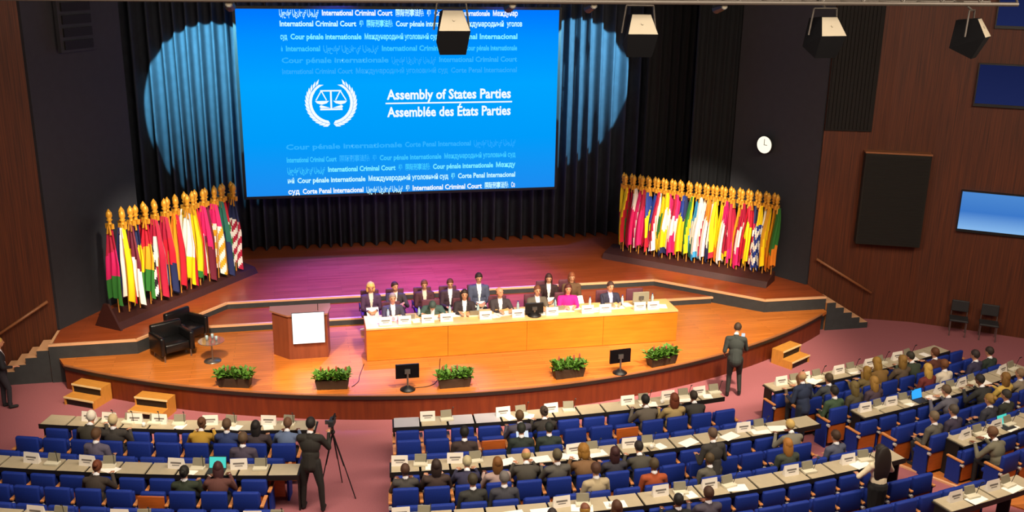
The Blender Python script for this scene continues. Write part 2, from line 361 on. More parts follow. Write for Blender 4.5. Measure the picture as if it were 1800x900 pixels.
# emblem: laurel branches round a pair of scales
em = B()
for sgn in (-1, 1):
    N = 15; Rr = .62
    for i in range(N):
        a = -PI/2+sgn*(.12+2.35*i/(N-1)); rr = Rr
        px, pz = rr*math.cos(a)*1.02, rr*math.sin(a)*1.0
        ta = a+sgn*PI/2
        w_ = .11 if i < N-3 else .08
        for side in (-1, 1):
            la = ta+side*sgn*.45; M_ = Matrix.Translation((px+math.cos(a)*side*-.02, 0, pz+math.sin(a)*side*-.02)) @ Matrix.Rotation(-la, 4, 'Y')
            em.add([(-.03, -.012, 0), (.06, -.012, w_*.42), (.19, -.012, 0), (.06, -.012, -w_*.42)], [(0, 1, 2, 3)], 0, M_)
em.build('laurel_wreath', 'sc_white', scr, loc=(.9+SX, 0, 5.67+SZ))
sc = B(); q = lambda x0, x1, z0, z1: sc.box(x0, x1, -.014, -.004, z0, z1)
q(-.025, .025, -.22, .3); q(-.3, .3, .27, .31); q(-.32, .32, -.27, -.22)
for sgn in (-1, 1):
    for (xa, za, xb, zb) in ((.27, .29, .13, .02), (.27, .29, .43, .02)):
        d = Vector((xb-xa, 0, zb-za)); n_ = Vector((-d.z, 0, d.x)).normalized()*.016
        sc.add([(sgn*(xa+n_.x), -.012, za+n_.z), (sgn*(xb+n_.x), -.012, zb+n_.z), (sgn*(xb-n_.x), -.012, zb-n_.z), (sgn*(xa-n_.x), -.012, za-n_.z)], [(0, 1, 2, 3)])
    sc.add([(sgn*x, -.012, z) for x, z in ((.06, .0), (.46, .0), (.40, -.07), (.27, -.11), (.13, -.07))], [(0, 1, 2, 3, 4)])
    sc.add([(sgn*x, -.012, z) for x, z in ((.04, -.2), (.3, -.12), (.34, -.16), (.3, -.21))], [(0, 1, 2, 3)])
sc.build('scales', 'sc_white', scr, loc=(.9+SX, 0, 5.72+SZ))

# ------------------------------------------------------------------ things on the walls
ck = empty('wall_clock', (12.98, 25.88, 4.76), 0)
ck.rotation_euler.z = math.atan2(2.55, -1.4)-PI*0
nrm = Vector((-2.55, -1.4, 0)).normalized()
ck.rotation_euler = nrm.to_track_quat('Z', 'Y').to_euler()
B().lathe([(.25, 0), (.27, .03), (.27, .06), (.245, .06)], 28).build('rim', 'black', ck, True)
cf_ = B().lathe([(.243, .061), (.243, .066)], 28).build('face', 'clock_face', ck)
B().box(-.008, .008, 0, .17, .067, .072).box(-.01, .1, -.008, .008, .067, .072).build('hand', 'clock_hand', cf_)
tag(ck, 'round white lit clock on the grey wall right of the stage', 'clock')
def on_wall(name, i, cxm, zc, out, label, cat):
    (x0, y0), (x1, y1) = RW[i], RW[i+1]; t_ = (cxm-x0)/(x1-x0); y = y0+(y1-y0)*t_; d = Vector((x1-x0, y1-y0, 0)).normalized(); n_ = Vector((d.y, -d.x, 0))
    r = empty(name, (cxm+n_.x*out, y+n_.y*out, zc), math.atan2(d.y, d.x)); tag(r, label, cat); return r
r = on_wall('wall_loudspeaker', 1, 15.85, 2.3, .03, 'tall dark grille panel loudspeaker on the right wooden wall', 'loudspeaker')
B().box(-.85, .85, -.35, 0, 0, 2.55, bev=.02).build('cabinet', 'spk', r)
g = B()
for k in range(30): g.box(-.8, .8, -.365, -.35, .05+k*.082, .1+k*.082)
g.build('grille', 'louver', r); B().box(-.86, .86, -.36, .0, 2.555, 2.6).build('top_cap', 'rail', r)
def wscreen(i, x, z, w, h, m, label):
    r = on_wall('wall_screen', i, x, z, .12, label, 'screen')
    B().box(-w/2, w/2, -.03, .02, 0, h).build('image_panel', m, r); f = B(); f.box(-w/2-.03, w/2+.03, -.02, .05, -.08, -.001); f.box(-w/2-.03, w/2+.03, -.02, .05, h+.001, h+.04)
    f.box(-w/2-.03, -w/2-.001, -.02, .05, 0, h); f.box(w/2+.001, w/2+.03, -.02, .05, 0, h); f.build('frame', 'black', r)
wscreen(2, 18.35+.05, 2.9, 2.35, 1.03, 'screen_side', 'light blue lit screen on the right wall beside the loudspeaker')
wscreen(2, 18.35, 6.3, 2.3, 1.0, 'screen_dim', 'dark navy screen on the right wall above the light blue screen')
wscreen(2, 18.5, 8.3, 2.2, 1.0, 'screen_dim', 'dark navy screen at the top right corner of the right wall')
# dark louvred vent at left; at right a dark panel added for the wall's shade
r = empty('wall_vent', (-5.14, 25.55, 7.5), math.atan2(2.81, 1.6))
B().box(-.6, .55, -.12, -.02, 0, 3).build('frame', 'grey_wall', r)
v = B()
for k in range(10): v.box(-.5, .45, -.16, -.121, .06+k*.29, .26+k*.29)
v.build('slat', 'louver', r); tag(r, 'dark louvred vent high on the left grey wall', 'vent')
r = on_wall('wall_shade_panel', 0, 14.55, 5.4, .02, 'dark added panel for shade high on the right wall next to the grey wall', 'panel')
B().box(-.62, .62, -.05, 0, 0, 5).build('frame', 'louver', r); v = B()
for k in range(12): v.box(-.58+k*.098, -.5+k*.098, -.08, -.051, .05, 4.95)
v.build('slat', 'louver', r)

# ------------------------------------------------------------------ lighting bridge and hanging lamps
r = empty('lighting_bridge', (2, 15, 9.14)); hb = B()
for x_ in (-8, -3, 2, 7): hb.tube((x_, 0, .75), (x_, 0, 1.56), .02).tube((x_, -.35, .75), (x_, .35, .75), .02)
hb.build('hanger', 'truss_metal', r)
lb = r; tag(r, 'grey metal lighting bridge crossing the hall under the ceiling', 'truss')
b = B()
for y in (-.35, .35):
    for z in (.03, .75): b.tube((-10, y, z), (9.6, y, z), .035)
b.build('chord', 'truss_metal', r)
b = B(); k = 0; x = -10
while x < 9.5:
    for y in (-.35, .35): b.tube((x, y, .03), (x+.35, y, .75), .018, n=6); b.tube((x+.35, y, .75), (x+.7, y, .03), .018, n=6)
    b.tube((x, -.35, .03), (x, .35, .03), .018, n=6); x += .7
o = b.build('brace', 'truss_metal', r)
def lamp(x, z, yawr, label, s=1):
    r = empty('hanging_floodlight', (x, 15, z), yawr)
    w0, w1, w2 = .15*s, .24*s, .2*s
    prof = [(-.02, 0, w0), (-.2, -.3, w1), (-.03, -.66, w2), (.34, -.5, w2), (.3, -.04, w0)]
    b = B(); n = 5; vs = [(-w, y, zz) for y, zz, w in prof]+[(w, y, zz) for y, zz, w in prof]
    b.add(vs, [tuple(reversed(range(5))), tuple(range(5, 10))]+[(i, (i+1) % n, n+(i+1) % n, n+i) for i in range(n)]); b.build('body', 'lamp_body', r)
    a = Vector((0, -.02, 0)); c = Vector((0, -.2, -.3)); e = .008
    b = B().add([(-w0*.97, -.03-e, -.01), (w0*.97, -.03-e, -.01), (w1*.97, -.2-e, -.295), (-w1*.97, -.2-e, -.295)], [(0, 1, 2, 3)])
    b.tube((0, -.12, -.15), (0, -.135, -.14), .02); b.build('back_plate', 'lamp_panel', r)
    y_ = B(); y_.tube((w1+.03, .1, -.3), (w1*.9, .1, .12), .015); y_.tube((-w1-.03, .1, -.3), (-w1*.9, .1, .12), .015); y_.tube((-w1*.9, .1, .12), (w1*.9, .1, .12), .015); y_.tube((0, .1, .12), (.0, .25, 9.17-z), .02); y_.tube((0, .25, 9.17-z), (0, .36, 9.17-z), .03)
    y_.build('yoke', 'truss_metal', r); tag(r, label, 'stage light')
lamp(2.29, 9.03, 0, 'hanging floodlight with grey back plate in front of the big screen')
lamp(5.24, 8.98, -.1, 'hanging floodlight with grey back plate right of the big screen')
lamp(8.42, 8.95, .12, 'hanging floodlight with cream back plate above the round clock')
lamp(11.15, 8.93, .75, 'hanging floodlight turned sideways before the right wooden wall')
for x, z in ((3.15, 9.12), (4.4, 9.12), (6.5, 9.12), (-.9, 9.12)):
    r = empty('clamped_spotlight', (x, 14.75, z)); B().tube((0, 0, 0), (0, .3, -.06), .06, .08).build('body', 'black', r); B().tube((0, -.012, 0), (0, 0, 0), .045).build('back_plate', 'lamp_panel', r); B().tube((0, -.08, .05), (0, .1, .0), .03).build('clamp', 'truss_metal', r)
    tag(r, {3.15: 'tiny bright clamp light on the bridge over the screen right half', 4.4: 'small clamp light on the bridge past the screen corner', 6.5: 'small clamp light on the bridge above the dark side drapes', -.9: 'small clamp light on the bridge over the screen left half'}[x], 'stage light')

# ------------------------------------------------------------------ flags
FLC = {'red': 'C8102E', 'crimson': 'B5143C', 'white': 'F6F2EA', 'yellow': 'F8D800', 'green': '2E7A2E', 'blue': '1E3C96', 'skyblue': '3AA0DC', 'orange': 'F08A1E', 'black': '1A1A20', 'pink': 'E0186C', 'maroon': '6E1830', 'teal': '1E6A5A', 'navy': '1A2658', 'gold': 'E8A81C'}
for k, c in FLC.items(): mat('flag_'+k, c, .7)
def flag_mesh(kind, seed):
    rs = random.Random(seed); nu, nv = 22, 30; vs = []; fs = []; mi = []
    H_ = 1.95; ph = rs.uniform(0, 6)
    for j in range(nv+1):
        v = j/nv
        w = .16+.36*min(1, v*2.2)-.06*v*v
        for i in range(nu+1):
            u = i/nu
            x = (u-.5)*w+.02*math.sin(6*v+ph); y = -.03-.045*(1+.4*v)*math.sin(u*PI*5+ph+1.5*v)-.03*math.sin(v*4+ph)
            z = -.02-H_*v+.10*math.sin(u*PI+.4)*v-.14*abs(u-.45)*v
            vs.append((x, y, z))
    for j in range(nv):
        for i in range(nu):
            a = j*(nu+1)+i; fs.append((a, a+1, a+nu+2, a+nu+1)); u = (i+.5)/nu; v = (j+.5)/nv
            if kind == 0: k = min(2, int(3*v*.98+.5*(u-.5)))          # crosswise bands
            elif kind == 1: k = min(2, max(0, int(3*(u*.8+.25*v))))   # bands slanting down the cloth
            elif kind == 2: k = 0 if v < .42+.3*(u-.5) else (1 if u < .5 else 2)
            elif kind == 3: k = int((v*2+u*1.2)*5) % 2 if v > .3 else 2   # stripes and a canton
            else: k = 1 if ((u-.5)**2*9+(v-.45)**2*14 < .7) else (0 if v < .9 else 2)
            mi.append(k)
    b = B(); b.v = vs; b.f = fs; b.m = mi
    return b.mesh('flag_cloth', ['flag_red', 'flag_white', 'flag_blue'], True)
CM = [[flag_mesh(k, k*7+s) for s in range(2)] for k in range(5)]
fp = empty('flag_on_pole'); 
B().tube((0, 0, 0), (0, 0, 2.33), .016, n=8).build('pole', 'pole_wood', fp)
f_ = B(); f_.lathe([(.03, 2.2), (.07, 2.24), (.045, 2.28), (.04, 2.33), (.08, 2.37), (.045, 2.4), (.08, 2.46), (.07, 2.54), (.004, 2.64)], 10); f_.build('finial', 'gold', fp, True)
c_ = B(); c_.tube((.02, -.04, 2.25), (.07, -.05, 2.0), .02, .03, 6); c_.tube((-.02, -.04, 2.25), (-.06, -.05, 2.02), .02, .03, 6); c_.box(-.12, .12, -.045, .03, 2.15, 2.27); c_.build('tassel', 'gold', fp)
cl = bpy.data.objects.new('cloth', CM[0][0]); COL.objects.link(cl); cl.parent = fp; cl.location = (0, 0, 2.2)
def place_flag(x, y, z, rz, kind, cols, label, group, tilt=0, s=1):
    fl = fp.copy(); COL.objects.link(fl); fl.location = (x, y, z); fl.rotation_euler = (0, tilt, rz); fl.scale = (s, s, s); tag(fl, label, 'flag', group)
    for ch in fp.children:
        if ch.name.startswith('cloth'): continue
        c = ch.copy(); COL.objects.link(c); c.parent = fl
    c = bpy.data.objects.new('cloth', CM[kind][random.randint(0, 1)]); COL.objects.link(c); c.parent = fl; c.location = (0, 0, 2.2); c.scale = (random.uniform(.95, 1.2), 1, random.uniform(.95, 1.06))
    for i, cc in enumerate(cols): c.material_slots[i].link = 'OBJECT'; c.material_slots[i].material = MATS['flag_'+cc]
LEFTF = [(0, 'crimson pink green'), (1, 'navy white yellow'), (4, 'red yellow red'), (2, 'maroon yellow white'), (0, 'navy yellow green'), (0, 'red gold green'), (3, 'white black red'), (4, 'crimson white crimson'), (1, 'red red white'), (0, 'crimson red navy'), (2, 'orange white navy'), (1, 'orange gold red'), (4, 'white yellow white'), (0, 'white white yellow'), (1, 'white yellow red'), (4, 'yellow yellow green'), (1, 'white yellow red'), (2, 'pink white maroon'), (1, 'crimson white maroon'), (3, 'white gold pink'), (0, 'orange yellow teal'), (2, 'teal teal navy'), (3, 'white green red'), (3, 'white crimson navy'), (3, 'maroon white crimson')]
n = len(LEFTF)
def fnames(cs):
    out = []
    for c in cs:
        if c not in out: out.append(c)
    return out[0] if len(out) == 1 else (' and '.join(out) if len(out) == 2 else out[0]+', '+out[1]+' and '+out[2])
for i, (k, cs) in enumerate(LEFTF):
    t_ = i/(n-1); x = -4.6+2.62*t_; y = 24.55+3.45*t_
    x += (.12 if i % 2 else 0); y -= (.1 if i % 2 else 0)
    cs = cs.split()
    place_flag(x, y, 1.22-.15*t_+.0, -.75, k, cs, '%s flag, %s from the near end of the left flag row' % (fnames(cs), ORD[i+1]), 'drooping flags on the left of the stage', random.uniform(-.03, .05))
RIGHTF = [(0, 'yellow crimson skyblue'), (1, 'yellow red green'), (4, 'crimson red crimson'), (2, 'white pink navy'), (1, 'pink white yellow'), (0, 'crimson pink pink'), (2, 'gold red gold'), (0, 'blue yellow red'), (1, 'blue white black'), (1, 'crimson white yellow'), (0, 'yellow green yellow'), (4, 'yellow white navy'), (2, 'pink white pink'), (0, 'crimson white pink'), (0, 'pink white pink'), (2, 'blue yellow yellow'), (0, 'navy yellow black'), (1, 'green yellow skyblue'), (0, 'skyblue white teal'), (4, 'white white skyblue'), (1, 'white crimson navy'), (2, 'orange white maroon'), (0, 'white white navy'), (4, 'yellow yellow red'), (0, 'yellow yellow orange'), (2, 'pink white white'), (4, 'crimson white yellow'), (0, 'crimson crimson pink'), (1, 'gold crimson red'), (0, 'crimson white pink'), (4, 'red yellow crimson'), (2, 'red yellow crimson'), (3, 'white crimson navy'), (3, 'white blue yellow'), (3, 'white blue white'), (1, 'gold yellow orange'), (0, 'gold gold orange'), (0, 'green green orange')]
n = len(RIGHTF)
for i, (k, cs) in enumerate(RIGHTF):
    t_ = i/(n-1); x = 9.5+3.55*t_; y = 27.95-3.05*t_; x -= (.1 if i % 2 else 0); y -= (.12 if i % 2 else 0)
    cs = cs.split()
    place_flag(x, y, 1.2-.05*t_, .7, k, cs, '%s flag, %s from the left end of the right flag row' % (fnames(cs), ORD[i+1]), 'drooping flags on the right of the stage', random.uniform(-.02, .02), .92)
prune(fp)
def rack(a, b_, w, label, end=False):
    a = Vector((*a, 0)); b_ = Vector((*b_, 0)); d = (b_-a); L = d.length
    r = empty('flag_stand', (*a[:2], .96), math.atan2(d.y, d.x)); tag(r, label, 'flag stand')
    bb = B(); vs = []
    prof = [(-.45, 0), (-.35, .16), (.25, .3), (.3, 0)]
    prof = [(y*w, z) for y, z in prof]
    vs = [(0, y, z) for y, z in prof]+[(L, y, z) for y, z in prof]
    bb.add(vs, [(0, 1, 2, 3), (7, 6, 5, 4)]+[(i, (i+1) % 4, 4+(i+1) % 4, 4+i) for i in range(4)]); bb.build('plinth', 'rack', r)
    if end: B().add([(-.06+dx, y*w, z) for dx in (0, .06) for y, z in ((-.5, 0), (-.15, .62), (.0, .62), (.35, 0))], [(0, 1, 2, 3), (7, 6, 5, 4), (0, 4, 5, 1), (1, 5, 6, 2), (2, 6, 7, 3), (3, 7, 4, 0)]).build('end_board', 'rack', r)
rack((-4.85, 24.25), (-1.75, 28.35), 1, 'long dark red plinth carrying the flags on the left of the stage', True)
rack((9.2, 28.2), (12.95, 24.7), 1.1, 'long dark red plinth carrying the flags on the right of the stage')

# ------------------------------------------------------------------ stage furniture
# podium
r = empty('lectern', (0, 22.3, .6)); tag(r, 'reddish wooden lectern with a lit white panel left of the long table', 'lectern')
pl = [(-.87, .38), (-.5, -.02), (.40, -.02), (.46, .4), (.46, .62), (-.87, .62)]
B().prism(pl, 0, 1.08).build('body', 'podium', r)
B().prism([(-.92, .37), (-.52, -.06), (.42, -.06), (.5, .39), (.5, .66), (-.92, .66)], 1.08, 1.12).build('top', 'podium_top', r)
B().prism([(-.84, .39), (-.49, .0), (.39, .0), (.44, .4), (.44, .6), (-.84, .6)], -.0, .04).build('plinth', 'desk_edge', r)
s_ = B().box(-.40, .33, -.11, -.09, .42, 1.17); s_.build('display', 'white_screen', r); B().box(-.41, .34, -.088, -.07, .41, 1.18).build('display_back', 'darkgrey', r)
B().tube((.2, .2, 1.12), (.2, .05, 1.35), .008, n=6).build('microphone', 'black', r)
# head table
TX0, TX1 = 1.28, 9.0
r = empty('panel_table', ((TX0+TX1)/2, 21.85, .6)); hw = (TX1-TX0)/2
tag(r, 'long orange wooden panel table for the speakers on the stage', 'table')
for k in range(4):
    w = 2*hw/4; B().box(-hw+k*w+.004, -hw+(k+1)*w-.004, 0, .03, .01, .78).build('front_panel', 'table_wood', r)
B().box(-hw, hw, -.02, .86, .78, .83, bev=.006).build('tabletop', 'table_top', r)
B().box(-hw, -hw+.03, .03, .8, 0, .78).build('end_panel', 'table_wood', r); B().box(hw-.03, hw, .03, .8, 0, .78).build('end_panel', 'table_wood', r)
for x in (-1.9, 0, 1.9): B().box(x-.02, x+.02, .03, .7, 0, .78).build('leg', 'table_wood', r)
B().box(-hw, hw, .035, .06, .0, .06).build('kickboard', 'desk_edge', r)
TT = 1.43
# chairs on the stage
def conf_chair():
    r = empty('conference_chair')
    B().box(-.25, .25, -.24, .24, .42, .5, bev=.03).build('seat', 'burgundy', r, True)
    B().box(-.23, .23, -.30, -.24, .52, 1.0, bev=.03).build('backrest', 'burgundy', r, True)
    B().tube((0, 0, .06), (0, 0, .42), .03).build('pedestal', 'steel', r)
    b = B()
    for k in range(5): b.tube((0, 0, .08), (.28*math.cos(k*2*PI/5), .28*math.sin(k*2*PI/5), .03), .02, .016, 6)
    b.build('base', 'steel', r)
    for s in (-1, 1): B().tube((s*.27, -.2, .45), (s*.27, -.2, .66), .012, n=6).tube((s*.27, -.22, .66), (s*.27, .15, .66), .018, n=6).build('armrest', 'black', r)
    B().box(-.02, .02, -.28, -.05, .38, .54).build('back_bracket', 'black', r)
    return r
cc = conf_chair()
FX = [1.98, 2.97, 3.75, 4.66, 5.58, 6.38, 7.48]
BX = [1.53, 2.17, 2.88, 3.54, 4.28, 6.13, 6.75]
chs = [(x, 22.98, PI, 'burgundy chair behind the long table, %s from its left end' % ORD[i+1]) for i, x in enumerate(FX+[8.3])]
chs += [(x, 23.98, PI, 'burgundy chair in the back row of the panel, %s from the left' % ORD[i+1]) for i, x in enumerate(BX[:4]+[4.28]+BX[5:])]
for i, (x, y, a, lb) in enumerate(chs):
    tag(dup(cc, (x, y-.08, .6), a), lb, 'chair', 'burgundy chairs of the panel')
prune(cc)
# table items
def tent_card():
    r = empty('name_card')
    b = B(); b.add([(-.15, -.05, 0), (.15, -.05, 0), (.15, 0, .2), (-.15, 0, .2), (-.15, .05, 0), (.15, .05, 0)], [(0, 1, 2, 3), (3, 2, 5, 4), (0, 3, 4), (1, 5, 2), (0, 4, 5, 1)])
    cb = b.build('card', 'cardw', r)
    p = B()
    for z0, z1, w in ((.095, .125, .10), (.06, .075, .07)):
        f = lambda z: -.05+.05*z/.2-.002
        p.add([(-w, f(z0), z0), (w, f(z0), z0), (w, f(z1), z1), (-w, f(z1), z1)], [(0, 1, 2, 3)])
    p.build('printed_line', 'print', cb); return r
card = tent_card()
def console():
    r = empty('microphone_console')
    cbs = B().box(-.13, .13, -.09, .06, 0, .045, bev=.008).build('base', 'console_base', r)
    B().add([(-.11, .02, .045), (.11, .02, .045), (.11, .07, .17), (-.11, .07, .17), (-.11, .06, .045), (.11, .06, .045), (.11, .10, .17), (-.11, .10, .17)], [(0, 1, 2, 3), (5, 4, 7, 6), (0, 3, 7, 4), (1, 5, 6, 2), (3, 2, 6, 7), (0, 4, 5, 1)]).build('display_hood', 'console_grey', cbs)
    B().tube((.1, 0, .04), (.12, -.06, .28), .006, n=6).tube((.12, -.06, .28), (.12, -.10, .31), .012, n=6).build('microphone', 'black', r); return r
cons = console()
def paper(w=.21, h=.29):
    return B().box(-w/2, w/2, -h/2, h/2, 0, .004)
pap = paper().build('paper_sheet', 'paper'); pap2 = paper(.42, .3).build('open_document', 'paper')
i = 0
for x in (1.75, 2.2, 2.75, 3.2, 4.15, 4.95, 5.8, 6.7, 7.15, 8.05, 8.4):
    i += 1
    dup(card, (x, 22.02, TT), 0, label='white name card on the panel table, %s from its left end' % ORD[i], group='name cards on the panel table')['category'] = 'name card'
i = 0
for x, w in ((1.5, 0), (2.0, 1), (2.5, 0), (3.0, 1), (3.5, 1), (4.4, 0), (4.66, 1), (5.2, 0), (5.6, 1), (6.2, 1), (6.5, 0), (7.0, 1), (7.5, 1), (7.85, 0), (8.6, 1)):
    i += 1; tag(dup(pap2 if w else pap, (x, 22.3+.12*(i % 3-1), TT), random.uniform(-.3, .3)), 'white papers lying on the panel table, %s from its left end' % ORD[i], 'paper', 'papers on the panel table')
bt = empty('water_bottle'); B().lathe([(.03, 0), (.034, .01), (.034, .15), (.014, .2), (.014, .22)], 12).build('bottle_body', 'bottle_glass', bt, True); B().lathe([(.015, .22), (.015, .24)], 10).build('cap', 'blue', bt)
for i, x in enumerate((1.85, 2.6, 3.35, 4.05, 5.05, 6.0, 6.9, 7.75, 8.55)):
    tag(dup(bt, (x, 22.5, TT), 0), 'small water bottle on the panel table, %s from its left end' % ORD[i+1], 'bottle', 'water bottles on the panel table')
prune(bt)
for i, x in enumerate((2.35, 3.9, 5.3, 6.05, 7.3)):
    c = dup(cons, (x, 22.25, TT), PI); tag(c, 'microphone unit on the panel table, %s from its left end' % ORD[i+1], 'microphone', 'microphone units on the panel table')
def monitor(loc, rz, w, h, z0, m, label, screen_front=True):
    r = empty('monitor', loc, rz); tag(r, label, 'monitor')
    cs_ = B().box(-w/2, w/2, -.02, .03, z0, z0+h, bev=.006).build('casing', m, r); B().box(-w/2+.02, w/2-.02, .031, .034, z0+.02, z0+h-.02).build('display', 'blackgloss', cs_)
    B().box(-.06, .06, -.05, -.02, z0+h*.35, z0+h*.65).build('mount', 'steel', r)
    B().tube((0, -.035, .02), (0, -.035, z0+h*.5), .022, n=10).build('stand', 'steel', r); B().lathe([(.17, 0), (.17, .02), (.1, .06), (.04, .1)], 18, (0, -.02, 0)).build('base', 'black', r, True)
monitor((5.36, 22.05, TT), 0, .45, .26, .06, 'black', 'black monitor seen from behind at the middle of the panel table')
monitor((8.17, 22.3, TT), 0, .42, .28, .08, 'console_grey', 'grey-green monitor near the right end of the panel table')
monitor((2.05, 20.12, .6), 0, .52, .33, .27, 'blackgloss', 'floor monitor on a short stand at the stage edge left of centre')
monitor((6.97, 20.18, .6), .12, .52, .33, .25, 'blackgloss', 'floor monitor on a short stand at the stage edge beside the rightmost planter')
# planters
def planter(x, y, rz, label, seed):
    rs = random.Random(seed); r = empty('planter', (x, y, .6), rz); tag(r, label, 'planter')
    B().add([(-.33, -.11, 0), (.33, -.11, 0), (.33, .11, 0), (-.33, .11, 0), (-.37, -.14, .22), (.37, -.14, .22), (.37, .14, .22), (-.37, .14, .22)], [(3, 2, 1, 0), (4, 5, 6, 7), (0, 1, 5, 4), (1, 2, 6, 5), (2, 3, 7, 6), (3, 0, 4, 7)]).build('trough', 'trough', r)
    b = B()
    for k in range(420):
        p = Vector((rs.uniform(-.36, .36), rs.uniform(-.13, .13), .2)); a = rs.uniform(0, 2*PI); ln = rs.uniform(.1, .24); ti = rs.uniform(.2, 1.25)
        p.z += rs.uniform(0, .12)
        d = Vector((math.cos(a)*math.sin(ti), math.sin(a)*math.sin(ti), math.cos(ti)))*ln; sd = Vector((-math.sin(a), math.cos(a), 0))*ln*.22
        m_ = p+d*.5; q_ = p+d-Vector((0, 0, ln*.25))
        b.add([p, m_+sd, q_, m_-sd], [(0, 1, 2, 3)])
    b.build('foliage', 'leaf', r)
    for k in range(4):
        xx = -.25+.17*k+rs.uniform(-.04, .04); h = rs.uniform(.4, .52); f = B(); f.tube((xx, 0, .2), (xx+.02, 0, h-.1), .006, n=5); f.ell((xx+.02, 0, h-.04), (.022, .022, .07), 8, 6); f.build('flower_spike', 'flower', r)
planter(-1.68, 20.98, -.25, 'leafy planter box, leftmost on the stage edge', 1)
planter(.43, 20.5, -.1, 'leafy planter box in front of the lectern', 2)
planter(3.09, 20.12, 0, 'leafy planter box at mid stage edge right of the left floor monitor', 3)
planter(5.74, 20.18, .1, 'leafy planter box at the stage edge left of the right floor monitor', 4)
planter(8.11, 20.5, .25, 'leafy planter box, rightmost on the stage edge', 5)
# armchairs and glass table
def tubchair(loc, rz, label):
    r = empty('armchair', loc, rz); tag(r, label, 'armchair')
    B().box(-.3, .3, -.28, .3, .2, .42, bev=.04).build('seat', 'leather', r, True)
    B().box(-.38, .38, -.4, -.26, .18, .78, bev=.05).build('backrest', 'leather', r, True)
    for s in (-1, 1): B().box(min(s*.3, s*.42), max(s*.3, s*.42), -.36, .32, .16, .62, bev=.04).build('armrest', 'leather', r, True)
    for sx in (-.32, .32):
        for sy in (-.3, .26): B().tube((sx, sy, 0), (sx, sy, .18), .02, n=8).build('leg', 'steel', r)
tubchair((-3.2, 22.98, .6), -2.6, 'black leather armchair nearer the stage edge, left of the glass table')
tubchair((-2.95, 23.85, .6), -2.3, 'black leather armchair behind the other black armchair')
r = empty('side_table', (-2.27, 22.5, .6)); tag(r, 'small round glass table on a chrome column beside the black armchairs', 'table')
B().lathe([(.3, 0), (.3, .015)], 24, (0, 0, .5)).build('tabletop', 'glass_top', r); B().tube((0, 0, .03), (0, 0, .5), .02).build('column', 'steel', r); B().lathe([(.2, 0), (.2, .015), (.05, .03)], 24).build('base', 'steel', r, True)
for i, (dx, dy) in enumerate(((-.1, .05), (.12, -.02), (.02, .14))):
    o = B().lathe([(.028, 0), (.034, .11), (.03, .11), (.026, .01)], 12).build('drinking_glass', 'bottle_glass', None, True, (-2.27+dx, 22.5+dy, 1.116)); tag(o, 'clear drinking glass on the glass side table', 'glass', 'glasses on the side table')
# plywood steps
def plysteps(x, y, rz, label):
    r = empty('stage_steps', (x, y, 0), rz); tag(r, label, 'steps')
    for s in (-1, 1):
        B().add([(s*.40+dx, yy, z) for dx in (0, -s*.03) for yy, z in ((-.3, 0), (-.3, .2), (-.02, .2), (-.02, .4), (.3, .4), (.3, 0))], [(0, 1, 2, 3, 4, 5), (11, 10, 9, 8, 7, 6)]+[(i, (i+1) % 6, 6+(i+1) % 6, 6+i) for i in range(6)]).build('side_panel', 'step_ply', r)
    B().box(-.37, .37, -.3, .0, .175, .2).build('tread', 'step_ply', r); B().box(-.37, .37, -.26, -.24, .0, .15).build('riser', 'desk_edge', r); B().box(-.37, .37, .0, .02, .2, .35).build('riser', 'desk_edge', r); B().box(-.37, .37, -.02, .3, .375, .4).build('tread', 'step_ply', r)
    B().box(-.4, .4, -.315, -.3, .165, .205).build('nosing', 'step_edge', r); B().box(-.4, .4, -.035, -.021, .365, .405).build('nosing', 'step_edge', r)
    B().box(-.37, .37, .27, .3, 0, .375).build('back_panel', 'desk_edge', r)
plysteps(-4.98, 22.02, -.52, 'plywood two-step block at the far left of the stage front')
plysteps(-3.48, 21.08, -.42, 'plywood two-step block below the leftmost planter')
plysteps(11.93, 21.36, .52, 'plywood two-step block against the right part of the stage front')

# ------------------------------------------------------------------ theatre seats
def seat_proto(tip, wood=False):
    r = empty('theatre_seat')
    if wood:
        B().box(-.235, .235, .02, .06, .30, .78, bev=.015).build('backrest', 'shell_wood', r, True)
    else:
        B().box(-.228, .228, 0, .09, .50, .88, bev=.03).build('backrest', 'blue', r, True)
    B().box(-.215, .215, .02, .05, .10, .52 if not wood else .30).build('back_panel', 'shell_wood', r)
    if tip: B().box(-.22, .22, .10, .20, .36, .80, bev=.03).build('seat', 'blue', r, True)
    else: B().box(-.22, .22, .10, .46, .36, .45, bev=.03).build('seat', 'blue', r, True)
    B().box(-.305, -.24, -.02, .36, .60, .64, bev=.01).build('armrest', 'chair_wood', r)
    B().box(-.29, -.255, .03, .34, 0, .58).box(-.29, -.255, .0, .08, .58, .61).build('side_panel', 'blue', r); sp_ = r.children[-1]
    sp_ = [c for c in r.children if c.name.startswith('side_panel')][0]
    B().tube((-.2725, -.03, .53), (-.2725, .03, .53), .032, n=12).build('number_badge', 'badge', sp_)
    return r
SP = seat_proto(False); ST = seat_proto(True); SW = seat_proto(True, True)
endarm = empty('endarm')
PIT = .55
BN = {'L': 'left', 'C': 'centre', 'R': 'right'}
RN = {1: 'front', 2: 'second', 3: 'third', 4: 'fourth'}
NB = {'L': 0, 'C': 0, 'R': -.13}
def arc_x(x0, n):
    xs = []; x = x0
    for i in range(n): xs.append(x); x += PIT*math.cos(yaw(x))
    return xs
SEATS = {}
